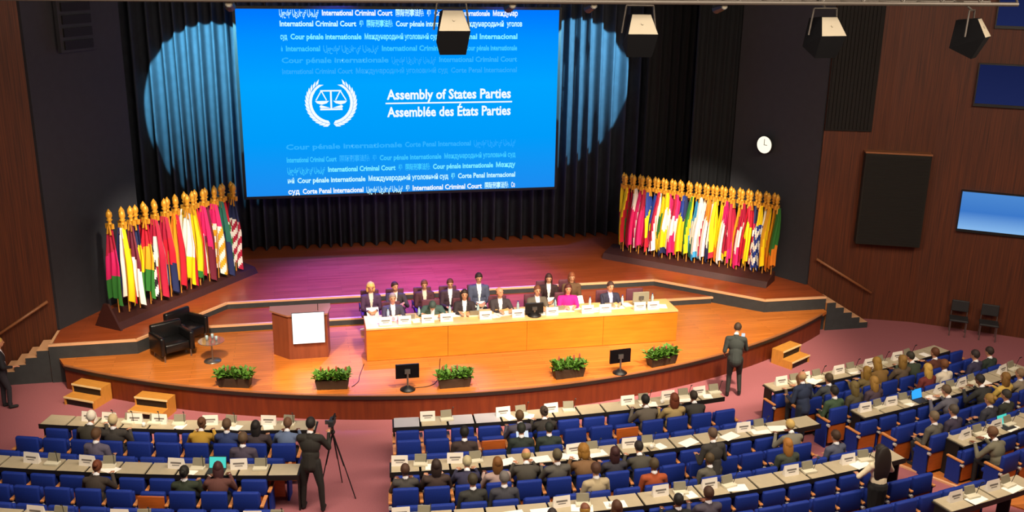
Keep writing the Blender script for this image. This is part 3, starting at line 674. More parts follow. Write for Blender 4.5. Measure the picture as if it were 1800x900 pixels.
def seat_row(blk, k, kind, x0, x1, occ=(), wood=()):
    """kind: A under the desk, B first row behind it, x the row behind that, backing the next desk"""
    base = 18-1.8*(k-1)+NB[blk]+{'A': -.29, 'B': -.97, 'x': -1.56}[kind]
    xs = arc_x(x0, int(round((x1-x0)/(PIT*.97))))
    txt = {'A': 'under the near side of the %s desk' % RN[k], 'B': 'in the row behind the %s desk' % RN[k], 'x': 'in the second row behind the %s desk' % RN[k]}[kind]
    for i, x in enumerate(xs):
        y = base+ysag(x)
        pr = SW if any(abs(x-w) < .28 for w in wood) else (SP if any(abs(x-o) < .28 for o in occ) else ST)
        desc = 'wooden-backed seat' if pr is SW else 'blue seat'
        s = dup(pr, (x, y, 0), yaw(x)); tag(s, '%s %s, %s from its left, %s block' % (desc, txt, ORD[i+1], BN[blk]), 'seat', 'blue theatre seats of the %s block' % BN[blk])
        if kind == 'A': s.scale = (1, 1, .84)
        if i == len(xs)-1:
            for nm in ('armrest', 'side_panel'):
                for ch in kids(pr):
                    if ch.name.startswith(nm): c = ch.copy(); COL.objects.link(c); c.parent = s; c.location = (.545, 0, 0)
    return xs, base
def desk_row(blk, k, x0, x1, deep=.42, pale=()):
    near = 18-1.8*(k-1)+NB[blk]-.2
    xs = arc_x(x0+PIT/2, int(round((x1-x0)/(PIT*.97)))); mid = xs[len(xs)//2]
    r = empty('conference_desk', (mid, near+ysag(mid), 0)); tag(r, 'long beige segmented conference desk, %s in the %s block' % (RN[k] if k > 1 else 'nearest the stage', BN[blk]), 'desk', 'segmented conference desks')
    oy = near+ysag(mid)
    pm = B().box(-.252, .252, 0, deep, .775, .80).mesh('desktop_panel', ['desktop']); pp = B().box(-.252, .252, 0, deep, .775, .80).mesh('desktop_panel', ['desktop_pale'])
    e = B(); lg = B()
    for i, x in enumerate(xs):
        o = bpy.data.objects.new('desktop_panel', pp if i in pale else pm); COL.objects.link(o); o.parent = r; o.location = (x-mid, near+ysag(x)-oy, 0); o.rotation_euler.z = yaw(x)
        M_ = Matrix.Translation((x-mid, near+ysag(x)-oy, 0)) @ Matrix.Rotation(yaw(x), 4, 'Z')
        e.box(-.285, .285, -.012, 0, .70, .80, M=M_); e.box(-.285, .285, .001, deep, .755, .774, M=M_)
        if i % 3 == 0 or i == len(xs)-1:
            xx = -.27 if i % 3 == 0 else .24
            o = B().box(xx, xx+.03, .12, deep-.06, 0, .75).build('leg', 'desk_edge', r); o.matrix_local = M_
    e.build('edge_trim', 'desk_edge', r)
    def at(x, d, z=.80): return (x, near+ysag(x)+d, z)
    return at
occ = {}
PEOPLE = [  # block, desk, row, x, pose, hair style, hair colour, top colour, label
 ('L',1,'B',-4.33,'lean','short','D8D0C0','38342A','person with white hair and dark jacket, leftmost behind the front left desk'),
 ('L',1,'B',-3.69,'up','short','C8B48A','36322E','person with greyish blond hair and dark jacket beside the white-haired one'),
 ('L',1,'x',-3.88,'tuck','short','5A3E24','5C5668','person with brown hair in grey-purple jacket behind the two at the front left desk'),
 ('L',1,'B',-2.19,'lean','bun','5A3418','B08A30','person in mustard yellow top with brown hair at the front left desk'),
 ('L',1,'B',-1.62,'up','short','5E4630','2C3A66','person in navy jacket and white collar beside the mustard yellow top'),
 ('L',1,'B',-1.08,'up','long','1C1614','3A3034','person with long black hair at the front left desk beside the navy jacket'),
 ('L',1,'x',-1.18,'tuck','short','5A4630','4A4050','person in purplish brown jacket leaning back behind the long black hair'),
 ('L',1,'B',-.48,'lean','short','6A4A34','5C6C8C','person in grey-blue jacket at the aisle end of the front left desk'),
 ('L',2,'B',-3.94,'lean','bun','6A3418','3A3028','person in dark brown jacket with auburn bun at the second left desk'),
 ('L',2,'B',-2.44,'up','bun','16140E','2C3424','person with black bun in dark green jacket at the second left desk'),
 ('L',2,'B',-1.99,'lean','long','3E1A1C','5C3630','person with long maroon hair reading before a teal laptop'),
 ('L',3,'B',-1.75,'up','bald','8A6A4A','3A342E','person with a nearly bald head at the lower edge in the left block'),
 ('C',1,'x',3.02,'tuck','short','12100E','3A2C28','person with black hair in dark brown jacket, leftmost behind the front centre desk'),
 ('C',1,'B',3.9,'up','short','5A4022','4A4654','person in grey-purple jacket with brown hair at the front centre desk'),
 ('C',1,'B',4.38,'lean','bun','3A2A20','2E2A26','person with dark bun resting head on hand at the front centre desk'),
 ('C',1,'x',4.01,'tuck','short','20241C','26302A','person in dark green jacket holding a lit white tablet'),
 ('C',1,'x',4.57,'tuck','short','1C201A','2A3630','person in dark green jacket right of the one with the tablet'),
 ('C',1,'B',6.5,'lean','short','14100E','5A5248','person with black hair in grey-brown jacket near the right end of the front centre desk'),
 ('C',1,'B',7.09,'up','long','6A3014','A08A5A','person with auburn hair in tan top near the right end of the front centre desk'),
 ('C',1,'B',7.62,'lean','short','2C2218','34322E','person in dark jacket, rightmost at the front centre desk'),
 ('C',2,'B',1.47,'up','short','4A3020','44403C','person in dark grey jacket, leftmost at the second centre desk'),
 ('C',2,'B',2.1,'up','long','2E1E16','40302A','person with long dark brown hair in brown jacket at the second centre desk'),
 ('C',2,'B',2.7,'lean','short','B8AC86','32304A','person with fair hair in navy jacket leaning over the second centre desk'),
 ('C',2,'x',2.46,'tuck','short','38301E','30302C','person in dark jacket with white collar just behind the fair-haired navy jacket'),
 ('C',2,'B',3.18,'up','long','7A4E20','A89088','person with golden brown hair in pinkish grey jacket at the second centre desk'),
 ('C',2,'x',2.98,'tuck','short','6A6460','3C3C44','person in grey jacket with white collar behind the golden brown hair'),
 ('C',2,'B',3.88,'lean','bald','B09A60','46423A','person with thin blond hair in brownish grey jacket at the second centre desk'),
 ('C',2,'B',4.42,'up','short','5A5038','57534C','broad person in grey suit at the middle of the second centre desk'),
 ('C',2,'B',4.95,'lean','curly','946824','7A5A3A','person with golden curly hair at the second centre desk'),
 ('C',2,'x',5.02,'tuck','short','4A2C1C','B0A080','person in beige jacket leaning forward behind the golden curly hair'),
 ('C',2,'B',5.42,'up','long','3A1A1A','34323A','person with long dark reddish hair at the second centre desk'),
 ('C',2,'B',6.0,'lean','short','221A14','4A463C','large person in dark olive jacket bending over the second centre desk'),
 ('C',2,'x',6.98,'tuck','short','4A3A20','5A564A','person in grey jacket seated beside the person standing among the centre seats'),
 ('C',2,'x',5.82,'tuck','short','4A3C24','A04A24','person in orange-red top behind the second centre desk'),
 ('C',2,'x',8.86,'tuck','long','A06A2A','3A4034','person with auburn hair in grey-green jacket near the right end of the centre block'),
 ('C',2,'x',9.67,'tuck','short','3A2412','4E5264','person with dark brown hair in grey-blue jacket at the aisle end of the centre block'),
 ('C',2,'B',8.94,'lean','short','C8A860','7A7668','person with blond hair in grey suit leaning over papers at the second centre desk'),
 ('C',3,'B',3.69,'up','long','2A2020','3A3632','person with dark hair at the lower edge left of the blond head'),
 ('C',3,'B',4.2,'up','bald','B08A3A','8A6A4A','person with a thin-haired golden head at the lower edge of the centre block'),
 ('C',3,'B',4.77,'up','long','4A2A14','6A5040','person with very long brown hair at the lower edge of the centre block'),
 ('C',3,'B',5.95,'up','short','14120E','1C1C1C','person with black hair and black jacket at the third centre desk'),
 ('C',3,'B',6.5,'up','short','3E2616','4A4450','person with brown hair at the third centre desk right of the black jacket'),
 ('R',1,'B',10.6,'lean','long','6A4824','5A4A3A','person with brown hair at the front right desk just past the standing navy suit'),
 ('R',1,'B',11.15,'up','short','4A3A24','44484A','person with brown hair in grey jacket at the front right desk'),
 ('R',1,'x',10.6,'tuck','short','1C1812','3A5038','person with black hair in green jacket behind the front right desk'),
 ('R',1,'x',11.15,'tuck','long','6A5A30','4A4432','person with wavy brown hair beside the green jacket'),
 ('R',1,'B',11.85,'up','long','8C6A26','6A5A34','person with golden hair, left of the three blondes at the front right desk'),
 ('R',1,'B',12.35,'lean','long','94702A','7A5C2C','person with golden hair, middle of the three blondes at the front right desk'),
 ('R',1,'B',12.88,'up','long','88662C','5A4A38','person with golden hair, right of the three blondes at the front right desk'),
 ('R',1,'x',11.75,'tuck','long','967030','4A3A44','person with golden hair in dark jacket behind the three blondes'),
 ('R',1,'B',13.5,'lean','short','2C281C','3A4434','person with dark hair in green-grey jacket at the front right desk'),
 ('R',1,'x',13.55,'tuck','long','C09A48','6A2824','person with yellow-blond hair in maroon jacket'),
 ('R',1,'x',14.2,'tuck','short','6A3E1C','D8CDB8','person in cream cardigan behind the front right desk'),
 ('R',1,'B',14.35,'up','short','5A3018','5A3024','person with reddish brown hair at the far end of the front right desk'),
 ('R',1,'x',15.35,'tuck','short','2A1C14','28332A','person with dark hair in dark green jacket at the far end of the right block'),
 ('R',1,'x',14.78,'tuck','short','2A1E1C','34304A','person in dark navy jacket left of the farthest person in the right block'),
 ('R',2,'B',13.0,'lean','short','5A4630','5A5862','person with brown hair in grey jacket at the second right desk'),
 ('R',2,'x',12.87,'tuck','short','4A4034','3A3244','person in purplish jacket behind the second right desk'),
 ('R',2,'x',13.45,'tuck','bun','8A6A30','34343C','person with fair bun in dark jacket behind the second right desk'),
 ('R',2,'x',12.2,'tuck','short','6A5A44','5A564C','person in grey-brown jacket, leftmost behind the second right desk'),
 ('R',2,'B',14.2,'lean','short','201A18','2C2C2A','person with black hair in black jacket at the second right desk'),
 ('R',2,'B',14.75,'up','long','7A5624','C8A850','person in golden yellow top at the second right desk'),
 ('R',2,'x',14.1,'tuck','short','2C2620','2E3028','person in dark olive jacket behind the second right desk'),
 ('R',2,'B',15.35,'up','short','7A6248','8A7E6A','person with light brown hair in beige jacket at the right edge'),
 ('R',3,'B',12.95,'lean','short','6A4A30','6E6A58','person in olive grey suit and trousers sitting by the aisle of the right block'),
]
def occx(blk, k, kind): return [p[3] for p in PEOPLE if p[:3] == (blk, k, kind)]
SR = {}
for blk, k, kind, x0, x1, wood in [
    ('L',1,'A',-5.0,-.3,()),('L',1,'B',-5.4,-.3,()),('L',1,'x',-5.6,-.4,()),
    ('L',2,'A',-5.9,-.5,()),('L',2,'B',-6.0,-.5,(-3.0,)),('L',2,'x',-5.8,-.6,()),
    ('C',1,'A',1.8,8.3,()),('C',1,'B',1.75,8.8,(3.5,6.0)),('C',1,'x',1.65,9.3,()),
    ('C',2,'A',1.6,9.4,()),('C',2,'B',1.5,9.3,()),('C',2,'x',1.5,10.7,()),
    ('C',3,'A',1.4,10.6,()),('C',3,'B',1.5,11.0,()),('C',3,'x',7.8,12.2,()),
    ('R',1,'A',10.1,15.9,()),('R',1,'B',10.45,16.0,()),('R',1,'x',10.75,16.3,()),
    ('R',2,'A',11.2,16.4,()),('R',2,'B',11.65,16.6,()),('R',2,'x',12.1,16.0,()),
    ('R',3,'A',12.55,15.4,()),('R',3,'B',12.95,15.0,())]:
    SR[(blk, k, kind)] = seat_row(blk, k, kind, x0, x1, occx(blk, k, kind), wood)
prune(SP, ST, SW); bpy.data.objects.remove(endarm)
AT = {}
for blk, k, x0, x1, pale in [('L',1,-5.35,-.22,()),('L',2,-6.2,-.45,()),('L',3,-6.0,-.7,()),('C',1,1.52,8.4,(0, 2, 3)),('C',2,1.3,9.6,()),('C',3,1.1,10.75,()),('C',4,10.6,12.9,()),('R',1,9.85,15.4,()),('R',2,11.1,16.6,()),('R',3,12.35,15.2,())]:
    AT[(blk, k)] = desk_row(blk, k, x0, x1, .42 if (blk, k) != ('R', 3) else .55, pale)
# platform of boards in the right block with its pale edge
struct(B().prism([(11.55, 16.05), (12.45, 14.62), (13.6, 13.2), (17, 15), (17, 18)], -.02, .03).build('floor_right_platform', 'platform_boards'))
d = Vector((12.45-11.55, 14.62-16.05)).normalized()
struct(B().prism([(11.52, 16.04), (12.42, 14.60), (12.47, 14.63), (11.57, 16.07)], 0, .036).build('trim_5', 'nosing'))
# desk items
CARDX = {('L',1): [-4.39, -3.99, -3.49, -3.01, -2.02, -.89], ('L',2): [-5.09, -4.08, -2.49, -1.38], ('L',3): [-4.58, -3.21, -1.07], ('C',1): [2.24, 3.78, 4.79, 6.47, 7.4, 8.14], ('C',2): [1.5, 2.52, 4.78, 5.9, 8.36],
         ('C',3): [1.34, 4.07, 5.87, 6.81, 8.48, 9.74], ('R',1): [10.16, 10.78, 11.76, 12.68, 13.56], ('R',2): [11.28, 11.99, 13.42, 14.12, 15.53], ('R',3): [12.6, 13.49], ('C',4): [10.9, 11.8]}
for (blk, k), xs in CARDX.items():
    at = AT[(blk, k)]; nm = '%s %s desk' % (RN[k], BN[blk])
    for i, x in enumerate(xs):
        c = dup(card, at(x, .26), yaw(x)+random.uniform(-.1, .1)); tag(c, 'white folded name card on the %s, %s from its left' % (nm, ORD[i+1]), 'name card', 'name cards on the desks')
        c = dup(cons, at(x+.38, .24), yaw(x)+random.uniform(-.15, .15)); tag(c, 'beige microphone console on the %s, %s from its left' % (nm, ORD[i+1]), 'microphone console', 'microphone consoles on the desks')
prune(card, cons)
PAPX = {('L',1): [(-1.6, 1), (-.9, 0), (-2.6, 0)], ('L',2): [(-3.68, 1), (-2.2, 0)], ('L',3): [(-3.9, 0), (-2.0, 1)], ('C',1): [(6.9, 1), (7.75, 1), (8.3, 0), (4.3, 0), (3.9, 0)], ('C',2): [(2.05, 0), (3.45, 1), (4.1, 1), (4.65, 1), (5.2, 1), (6.5, 0), (7.1, 1), (8.7, 1), (9.1, 1), (8.0, 1)],
        ('C',3): [(3.2, 1), (3.7, 1), (4.4, 1), (5.0, 1), (6.4, 0), (7.3, 1), (9.95, 1)], ('R',1): [(11.0, 1), (12.2, 1), (13.9, 1), (14.4, 0)], ('R',2): [(12.4, 0), (13.1, 0), (14.7, 1)], ('R',3): [(13.1, 1), (13.8, 1)], ('C',4): [(11.3, 1), (12.2, 1)]}
for (blk, k), xs in PAPX.items():
    at = AT[(blk, k)]
    for i, (x, w) in enumerate(xs):
        c = dup(pap2 if w else pap, at(x, .13, .802), yaw(x)+random.uniform(-.4, .4)); c.scale = (.9, .75, 1)
        tag(c, 'white paper%s lying on the %s %s desk, %s listed from its left' % (' spread' if w else '', RN[k], BN[blk], ORD[sorted(q_[0] for q_ in xs).index(x)+1]), 'paper', 'papers on the desks')
bpy.data.objects.remove(pap); bpy.data.objects.remove(pap2)
def laptop(loc, rz, m, label):
    r = empty('laptop', loc, rz); tag(r, label, 'laptop')
    B().box(-.16, .16, -.11, .1, 0, .015).build('keyboard_base', 'darkgrey', r)
    B().add([(-.16, .1, .015), (.16, .1, .015), (.16, .16, .22), (-.16, .16, .22), (-.16, .11, .015), (.16, .11, .015), (.16, .17, .22), (-.16, .17, .22)], [(0, 1, 2, 3), (5, 4, 7, 6), (0, 3, 7, 4), (1, 5, 6, 2), (3, 2, 6, 7)]).build('lid', 'darkgrey', r)
    B().add([(-.15, .098, .02), (.15, .098, .02), (.15, .154, .212), (-.15, .154, .212)], [(0, 1, 2, 3)]).build('display', m, r)
laptop(AT[('R',2)](13.05-.3, .12), yaw(12.8), 'laptop_screen', 'laptop with bright blue display on the second right desk')
laptop(AT[('L',2)](-1.78, .14), yaw(-1.8), 'laptop_teal', 'laptop with bright teal display on the second left desk')
laptop(AT[('R',3)](13.75, .18), yaw(13.7), 'laptop_teal', 'laptop with teal display on the third right desk')
def thingbox(loc, rz, s, m, name, label, cat):
    o = B().box(-s[0]/2, s[0]/2, -s[1]/2, s[1]/2, 0, s[2], bev=min(s)*.2).build(name, m, None, False, loc, rz); tag(o, label, cat)
for i, (key, x) in enumerate([(('L',1), -3.3), (('L',1), -4.0), (('C',1), 4.15), (('C',1), 7.2), (('C',2), 6.3), (('C',2), 7.65), (('C',3), 4.9), (('C',3), 6.2), (('R',1), 12.5), (('R',2), 12.9)]):
    o = B().lathe([(.03, 0), (.04, .08), (.036, .08), (.028, .01)], 12).tube((.04, 0, .02), (.06, 0, .05), .006, n=6).build('coffee_cup', 'mug', None, True, AT[key](x, .08, .802))
    tag(o, 'small white coffee cup on the %s %s desk, %s' % (RN[key[1]], BN[key[0]], ['left of two', 'right of two'][[e for e in [(('L',1), -3.3), (('L',1), -4.0), (('C',1), 4.15), (('C',1), 7.2), (('C',2), 6.3), (('C',2), 7.65), (('C',3), 4.9), (('C',3), 6.2), (('R',1), 12.5), (('R',2), 12.9)] if e[0] == key].index((key, x))] if key[0] != 'L' and key[1] != 9 and key not in (('R',1), ('R',2)) else ('beside the cards' if key[0] == 'R' else ('nearer the cards' if x < -3.6 else 'nearer the aisle'))), 'cup', 'coffee cups on the desks')
# chairs against the right wall
def wallchair(x, y, rz, label):
    r = empty('visitor_chair', (x, y, 0), rz); tag(r, label, 'chair')
    B().box(-.24, .24, -.22, .22, .42, .48, bev=.02).build('seat', 'darkgrey', r); B().box(-.22, .22, .20, .25, .6, .92, bev=.02).build('backrest', 'darkgrey', r)
    for sx in (-.2, .2):
        B().tube((sx, -.2, 0), (sx, -.18, .42), .014, n=8).build('leg', 'steel', r); B().tube((sx, .22, 0), (sx, .225, .9), .014, n=8).build('leg', 'steel', r)
wallchair(17.45, 22.4, math.atan2(-.84, 1.22), 'dark visitor chair against the right wall, nearer the stage')
wallchair(18.05, 21.95, math.atan2(-.84, 1.22), 'dark visitor chair against the right wall, farther from the stage')

# ------------------------------------------------------------------ people
V = Vector
def ik(a, c, l1, l2, pole):
    a = V(a); c = V(c); d = c-a; L = d.length
    if L > (l1+l2)*.995: c = a+d*((l1+l2)*.995/L); d = c-a; L = d.length
    k = (l1*l1-l2*l2+L*L)/(2*L); h = math.sqrt(max(0, l1*l1-k*k)); u = d.normalized(); p = V(pole); p = (p-u*p.dot(u)).normalized()
    return a+u*k+p*h, c
SKIN, TOP, BOT, SHIRT, SHOE = range(5)
class Body:
    def __init__(s): s.p = []
    def cap(s, a, b, ra, rb, t): s.p.append(('c', V(a), V(b), ra, rb, t))
    def ell(s, c, r, t, M=None): s.p.append(('e', V(c), V(r), M or Matrix.Identity(3), 0, t))
    def geo(s):
        b = B()
        for p in s.p:
            if p[0] == 'c':
                _, a, c, ra, rb, t = p; b.ell(a, (ra, ra, ra), 12, 8); b.ell(c, (rb, rb, rb), 12, 8)
                if (c-a).length > 1e-4: b.tube(a, c, ra, rb, 12)
            else: b.ell((0, 0, 0), p[2], 20, 14, M=Matrix.Translation(p[1]) @ p[3].to_4x4())
        return b
    def tags(s, P):
        best = np.full(len(P), 1e9); tg = np.zeros(len(P), int)
        for p in s.p:
            if p[0] == 'c':
                a = np.array(p[1]); c = np.array(p[2]); d = c-a; L = d@d
                t_ = np.clip(((P-a)@d)/L, 0, 1) if L > 1e-8 else np.zeros(len(P))
                ds = np.linalg.norm(P-a-t_[:, None]*d, axis=1)-(p[3]+(p[4]-p[3])*t_)
            else:
                R = np.array(p[3]); q_ = (P-np.array(p[1]))@R; r_ = np.array(p[2]); k = np.linalg.norm(q_/r_, axis=1); ds = (k-1)*r_.min()
            m_ = ds < best; best[m_] = ds[m_]; tg[m_] = p[5]
        return tg
def hand(B_, w, d, up, side, curl=.5):
    """palm and five fingers from wrist w along d; up = back of the hand, side = +1 when the thumb lies on the d x up side"""
    d = V(d).normalized(); up = V(up); up = (up-d*up.dot(d)).normalized(); s = d.cross(up).normalized()*side
    B_.cap(w, w+d*.03, .026, .028, SKIN)
    for k in (-1, 0, 1): B_.cap(w+d*.02+s*k*.014, w+d*.085+s*k*.024, .017, .014, SKIN)
    for k, ln in ((1.5, .062), (.5, .072), (-.5, .067), (-1.5, .052)):
        a = w+d*.085+s*k*.021; dd = d; r_ = .0105
        for j, f in enumerate((.5, .3, .2)):
            dd = (dd*math.cos(curl*.6)-up*math.sin(curl*.6)).normalized(); b_ = a+dd*ln*f*1.15; B_.cap(a, b_, r_, r_-.0008, SKIN); up = (up-dd*up.dot(dd)).normalized(); a = b_; r_ -= .0008
        up = (V(up)+V((0, 0, 0))); up = s.cross(d).normalized()*(side)
        up = up if up.length else V((0, 0, 1))
    a = w+d*.025+s*.022; b_ = a+(d*.6+s*.75-up*.2).normalized()*.045; B_.cap(a, b_, .014, .011, SKIN); B_.cap(b_, b_+(d*.9+s*.25).normalized()*.032, .011, .0095, SKIN)
def make_body(name, pelvis, neck, head, hands, legs, yawh=0, pitchh=0, fem=False, sit=True, vox=.011, skirt=False, bare=False, hdir=None):
    b = Body(); pelvis = V(pelvis); neck = V(neck); head = V(head); up = (neck-pelvis).normalized(); rt = V((1, 0, 0)); fw = up.cross(rt).normalized()
    R = Matrix((rt, fw, up)).transposed()
    k = .9 if fem else 1
    # torso
    b.ell(pelvis, (.165 if not fem else .17, .125, .12), BOT, R); b.ell(pelvis+up*.12, (.16*k, .125, .16), TOP, R)
    b.ell(pelvis+up*.30, (.185*k, .13, .18), TOP, R)
    if fem: b.ell(pelvis+up*.33+fw*.07, (.12, .06, .07), TOP, R)
    sh = [neck-up*.08+rt*s*.18*k for s in (-1, 1)]
    b.cap(neck-up*.09-rt*.08, sh[0], .09, .07, TOP); b.cap(neck-up*.09+rt*.08, sh[1], .09, .07, TOP)
    b.cap(neck-up*.06, neck+up*.005, .085, .062, TOP); b.cap(neck-up*.01, neck+up*.025, .061, .058, SHIRT)
    b.cap(neck, head-V((0, 0, .06)), .054, .05, SKIN)
    Rh = Matrix.Rotation(yawh, 3, 'Z') @ Matrix.Rotation(pitchh, 3, 'X')
    H_ = lambda v: head+Rh @ V(v)
    b.ell(head, (.074, .094, .108), SKIN, Rh); b.ell(H_((0, .028, -.055)), (.055, .062, .062), SKIN, Rh); b.ell(H_((0, -.02, .02)), (.076, .088, .092), SKIN, Rh)
    b.cap(H_((0, .09, .01)), H_((0, .108, -.024)), .010, .015, SKIN)
    for s in (-1, 1):
        b.ell(H_((s*.077, -.005, -.01)), (.012, .02, .032), SKIN, Rh); b.ell(H_((s*.03, .084, .012)), (.014, .009, .0085), SHOE, Rh); b.cap(H_((s*.016, .09, .032)), H_((s*.045, .082, .032)), .008, .006, SKIN)
    b.ell(H_((0, .088, -.056)), (.024, .008, .008), BOT if False else SKIN, Rh)
    # arms
    for i, s in enumerate((-1, 1)):
        hp, pole, hd = hands[i]
        el, wr = ik(sh[i], hp, .29, .255, pole)
        sl = SKIN if bare else TOP
        b.cap(sh[i], sh[i].lerp(el, .35), .068*k, .062*k, TOP); b.cap(sh[i].lerp(el, .3), el, .060*k, .050*k, sl); b.cap(el, wr, .048*k, .034*k, sl)
        if not bare: b.cap(wr, wr+(wr-el).normalized()*.012, .029, .028, SHIRT)
        dn = (V(hd[0])).normalized(); hand(b, wr+(wr-el).normalized()*.015, dn, hd[1], -s, hd[2])
    # legs
    for i, s in enumerate((-1, 1)):
        kn, an = V(legs[i][0]), V(legs[i][1]); toe = V(legs[i][2]); hp = pelvis+rt*s*.085-up*.02
        b.cap(hp, hp.lerp(kn, .4), .1, .088, BOT); b.cap(hp.lerp(kn, .4), kn, .088, .062, BOT); b.cap(kn, kn.lerp(an, .35), .06, .056, BOT); b.cap(kn.lerp(an, .35), an+V((0, 0, .03)), .056, .045, BOT)
        b.cap(an-V((0, 0, .035)), an-V((0, 0, .04))+toe.normalized()*.14, .042, .034, SHOE); b.cap(an, an-V((0, 0, .035)), .038, .042, SHOE)
    if skirt:
        kn = (V(legs[0][0])+V(legs[1][0]))/2
        b.cap(pelvis, pelvis.lerp(kn, .9), .17, .15, BOT)
    if sit is False: b.cap(pelvis+up*.14, pelvis-up*.06, .135, .15, TOP)   # jacket skirt
    me0 = b.geo().mesh(name, []); ob = bpy.data.objects.new('tmp', me0); COL.objects.link(ob)
    rm = ob.modifiers.new('r', 'REMESH'); rm.mode = 'VOXEL'; rm.voxel_size = vox; sm = ob.modifiers.new('s', 'SMOOTH'); sm.iterations = 3; sm.factor = .5
    bpy.context.view_layer.update(); me = bpy.data.meshes.new_from_object(ob.evaluated_get(DG())); bpy.data.objects.remove(ob); me.name = name
    n = len(me.polygons); cen = np.empty(n*3); me.polygons.foreach_get('center', cen); cen = cen.reshape(-1, 3); nr = np.empty(n*3); me.polygons.foreach_get('normal', nr); nr = nr.reshape(-1, 3)
    tg = b.tags(cen)
    # shirt front opening
    a = np.array(neck); u_ = np.array(up); f_ = np.array(fw); rel = cen-a; hgt = rel@u_; xx = rel[:, 0]; fr_ = nr@f_
    V_ = (tg == TOP) & (fr_ > .35) & (hgt > -.36) & (hgt < .03) & (np.abs(xx) < (.012+.042*np.clip((hgt+.36)/.36, 0, 1))) & ((rel@f_) > .02)
    tg[V_] = SHIRT
    me.polygons.foreach_set('material_index', tg.astype(int)); me.polygons.foreach_set('use_smooth', [True]*n)
    for _ in range(5): me.materials.append(MATS['skin'] if _ == 0 else MATS['cloth_black'])
    me.update()
    return dict(me=me, head=head, Rh=Rh, neck=neck)
mat('skin', 'C98E6C', .6); mat('skin_dark', '7A4A32', .6); mat('cloth_black', '1B1B1D', .8); mat('trouser_dark', '26262A', .85); mat('shirt_white', 'E8E8EC', .7)
def hair_mesh(style):
    bm = bmesh.new(); bmesh.ops.create_icosphere(bm, subdivisions=4, radius=1)
    for v in bm.verts: v.co = V((v.co.x*.086, v.co.y*.104-.008, v.co.z*.110+.014))
    if style == 'bald': nrm_ = V((0, .35, -1)).normalized(); pt = V((0, -.02, .035))
    else: nrm_ = V((0, -.62, .78)).normalized(); pt = V((0, .078, .052))
    g = bm.verts[:]+bm.edges[:]+bm.faces[:]
    if style == 'bald':
        bmesh.ops.bisect_plane(bm, geom=g, plane_co=V((0, 0, .03)), plane_no=V((0, .25, 1)), clear_outer=True)
        g = bm.verts[:]+bm.edges[:]+bm.faces[:]; bmesh.ops.bisect_plane(bm, geom=g, plane_co=V((0, .01, 0)), plane_no=V((0, 1, .1)), clear_outer=True)
        g = bm.verts[:]+bm.edges[:]+bm.faces[:]; bmesh.ops.bisect_plane(bm, geom=g, plane_co=V((0, 0, -.06)), plane_no=V((0, 0, 1)), clear_inner=True)
    else:
        bmesh.ops.bisect_plane(bm, geom=g, plane_co=pt, plane_no=nrm_, clear_inner=True)
    bmesh.ops.holes_fill(bm, edges=[e for e in bm.edges if e.is_boundary])
    for v in bm.verts:
        nn = noise.noise(v.co*(45 if style != 'curly' else 60)); a = .012 if style == 'curly' else .004
        v.co += v.co.normalized()*nn*a
        if style == 'curly': v.co += v.co.normalized()*.02
    bm.verts.index_update(); b = B(); b.add([v.co[:] for v in bm.verts], [tuple(v.index for v in f.verts) for f in bm.faces]); bm.free()
    if style == 'long':
        b.ell((0, -.055, -.10), (.088, .052, .17), 14, 12); b.ell((-.07, -.02, -.06), (.03, .05, .12), 10, 10); b.ell((.07, -.02, -.06), (.03, .05, .12), 10, 10)
    if style == 'verylong':
        b.ell((0, -.095, -.24), (.17, .08, .36), 16, 14); b.ell((-.075, -.03, -.08), (.035, .055, .16), 10, 10); b.ell((.075, -.03, -.08), (.035, .055, .16), 10, 10)
    if style == 'bun': b.ell((0, -.115, .045), (.045, .045, .045), 12, 10); b.ell((0, -.07, -.01), (.07, .045, .075), 12, 10)
    if style == 'curly': b.ell((-.075, -.02, -.06), (.04, .06, .09), 10, 10); b.ell((.075, -.02, -.06), (.04, .06, .09), 10, 10); b.ell((0, -.08, -.06), (.085, .05, .11), 12, 10)
    return b.mesh('hair', ['black'], True)
HAIR = {s: hair_mesh(s) for s in ('short', 'long', 'verylong', 'bun', 'curly', 'bald')}
Z = V((0, 0, 1))
SITL = [((-.11, .40, .50), (-.11, .40, .085), (-.05, 1, 0)), ((.11, .40, .50), (.11, .40, .085), (.05, 1, 0))]
TUCKL = [((-.11, .31, .50), (-.11, .22, .085), (0, 1, 0)), ((.11, .31, .50), (.11, .22, .085), (0, 1, 0))]
def fh(l, r, zz, cur=.4, sw=.35): return [((l[0], l[1], zz), (-.42, -.5, -.75), ((sw, 1, -.05), (0, 0, 1), cur)), ((r[0], r[1], zz), (.42, -.5, -.75), ((-sw, 1, -.05), (0, 0, 1), cur))]
POSE = {
 'up': make_body('person_body', (0, 0, .53), (0, -.03, 1.01), (0, 0, 1.185), fh((-.17, .33), (.17, .33), .80), SITL),
 'lean': make_body('person_body', (0, 0, .53), (0, .15, .97), (0, .24, 1.13), fh((-.2, .42), (.16, .46), .845), SITL, yawh=.15, pitchh=-.25),
 'tuck': make_body('person_body', (0, 0, .53), (0, -.02, 1.01), (0, .02, 1.18), fh((-.14, .24), (.14, .24), .64), TUCKL, pitchh=-.12),
}
POSE['panel'] = make_body('person_body', (0, 0, .53), (0, .03, 1.01), (0, .06, 1.185), fh((-.13, .40), (.13, .40), .86, .5, .6), SITL, pitchh=-.05)
POSE['panelturn'] = make_body('person_body', (0, 0, .53), (.02, .02, 1.01), (.03, .05, 1.185), fh((-.2, .38), (.1, .42), .86, .5, .5), SITL, yawh=.5)
POSE['panelback'] = make_body('person_body', (0, 0, .53), (0, 0, 1.01), (0, .02, 1.185), fh((-.1, .28), (.1, .30), .66, .5, .7), SITL, pitchh=-.2)
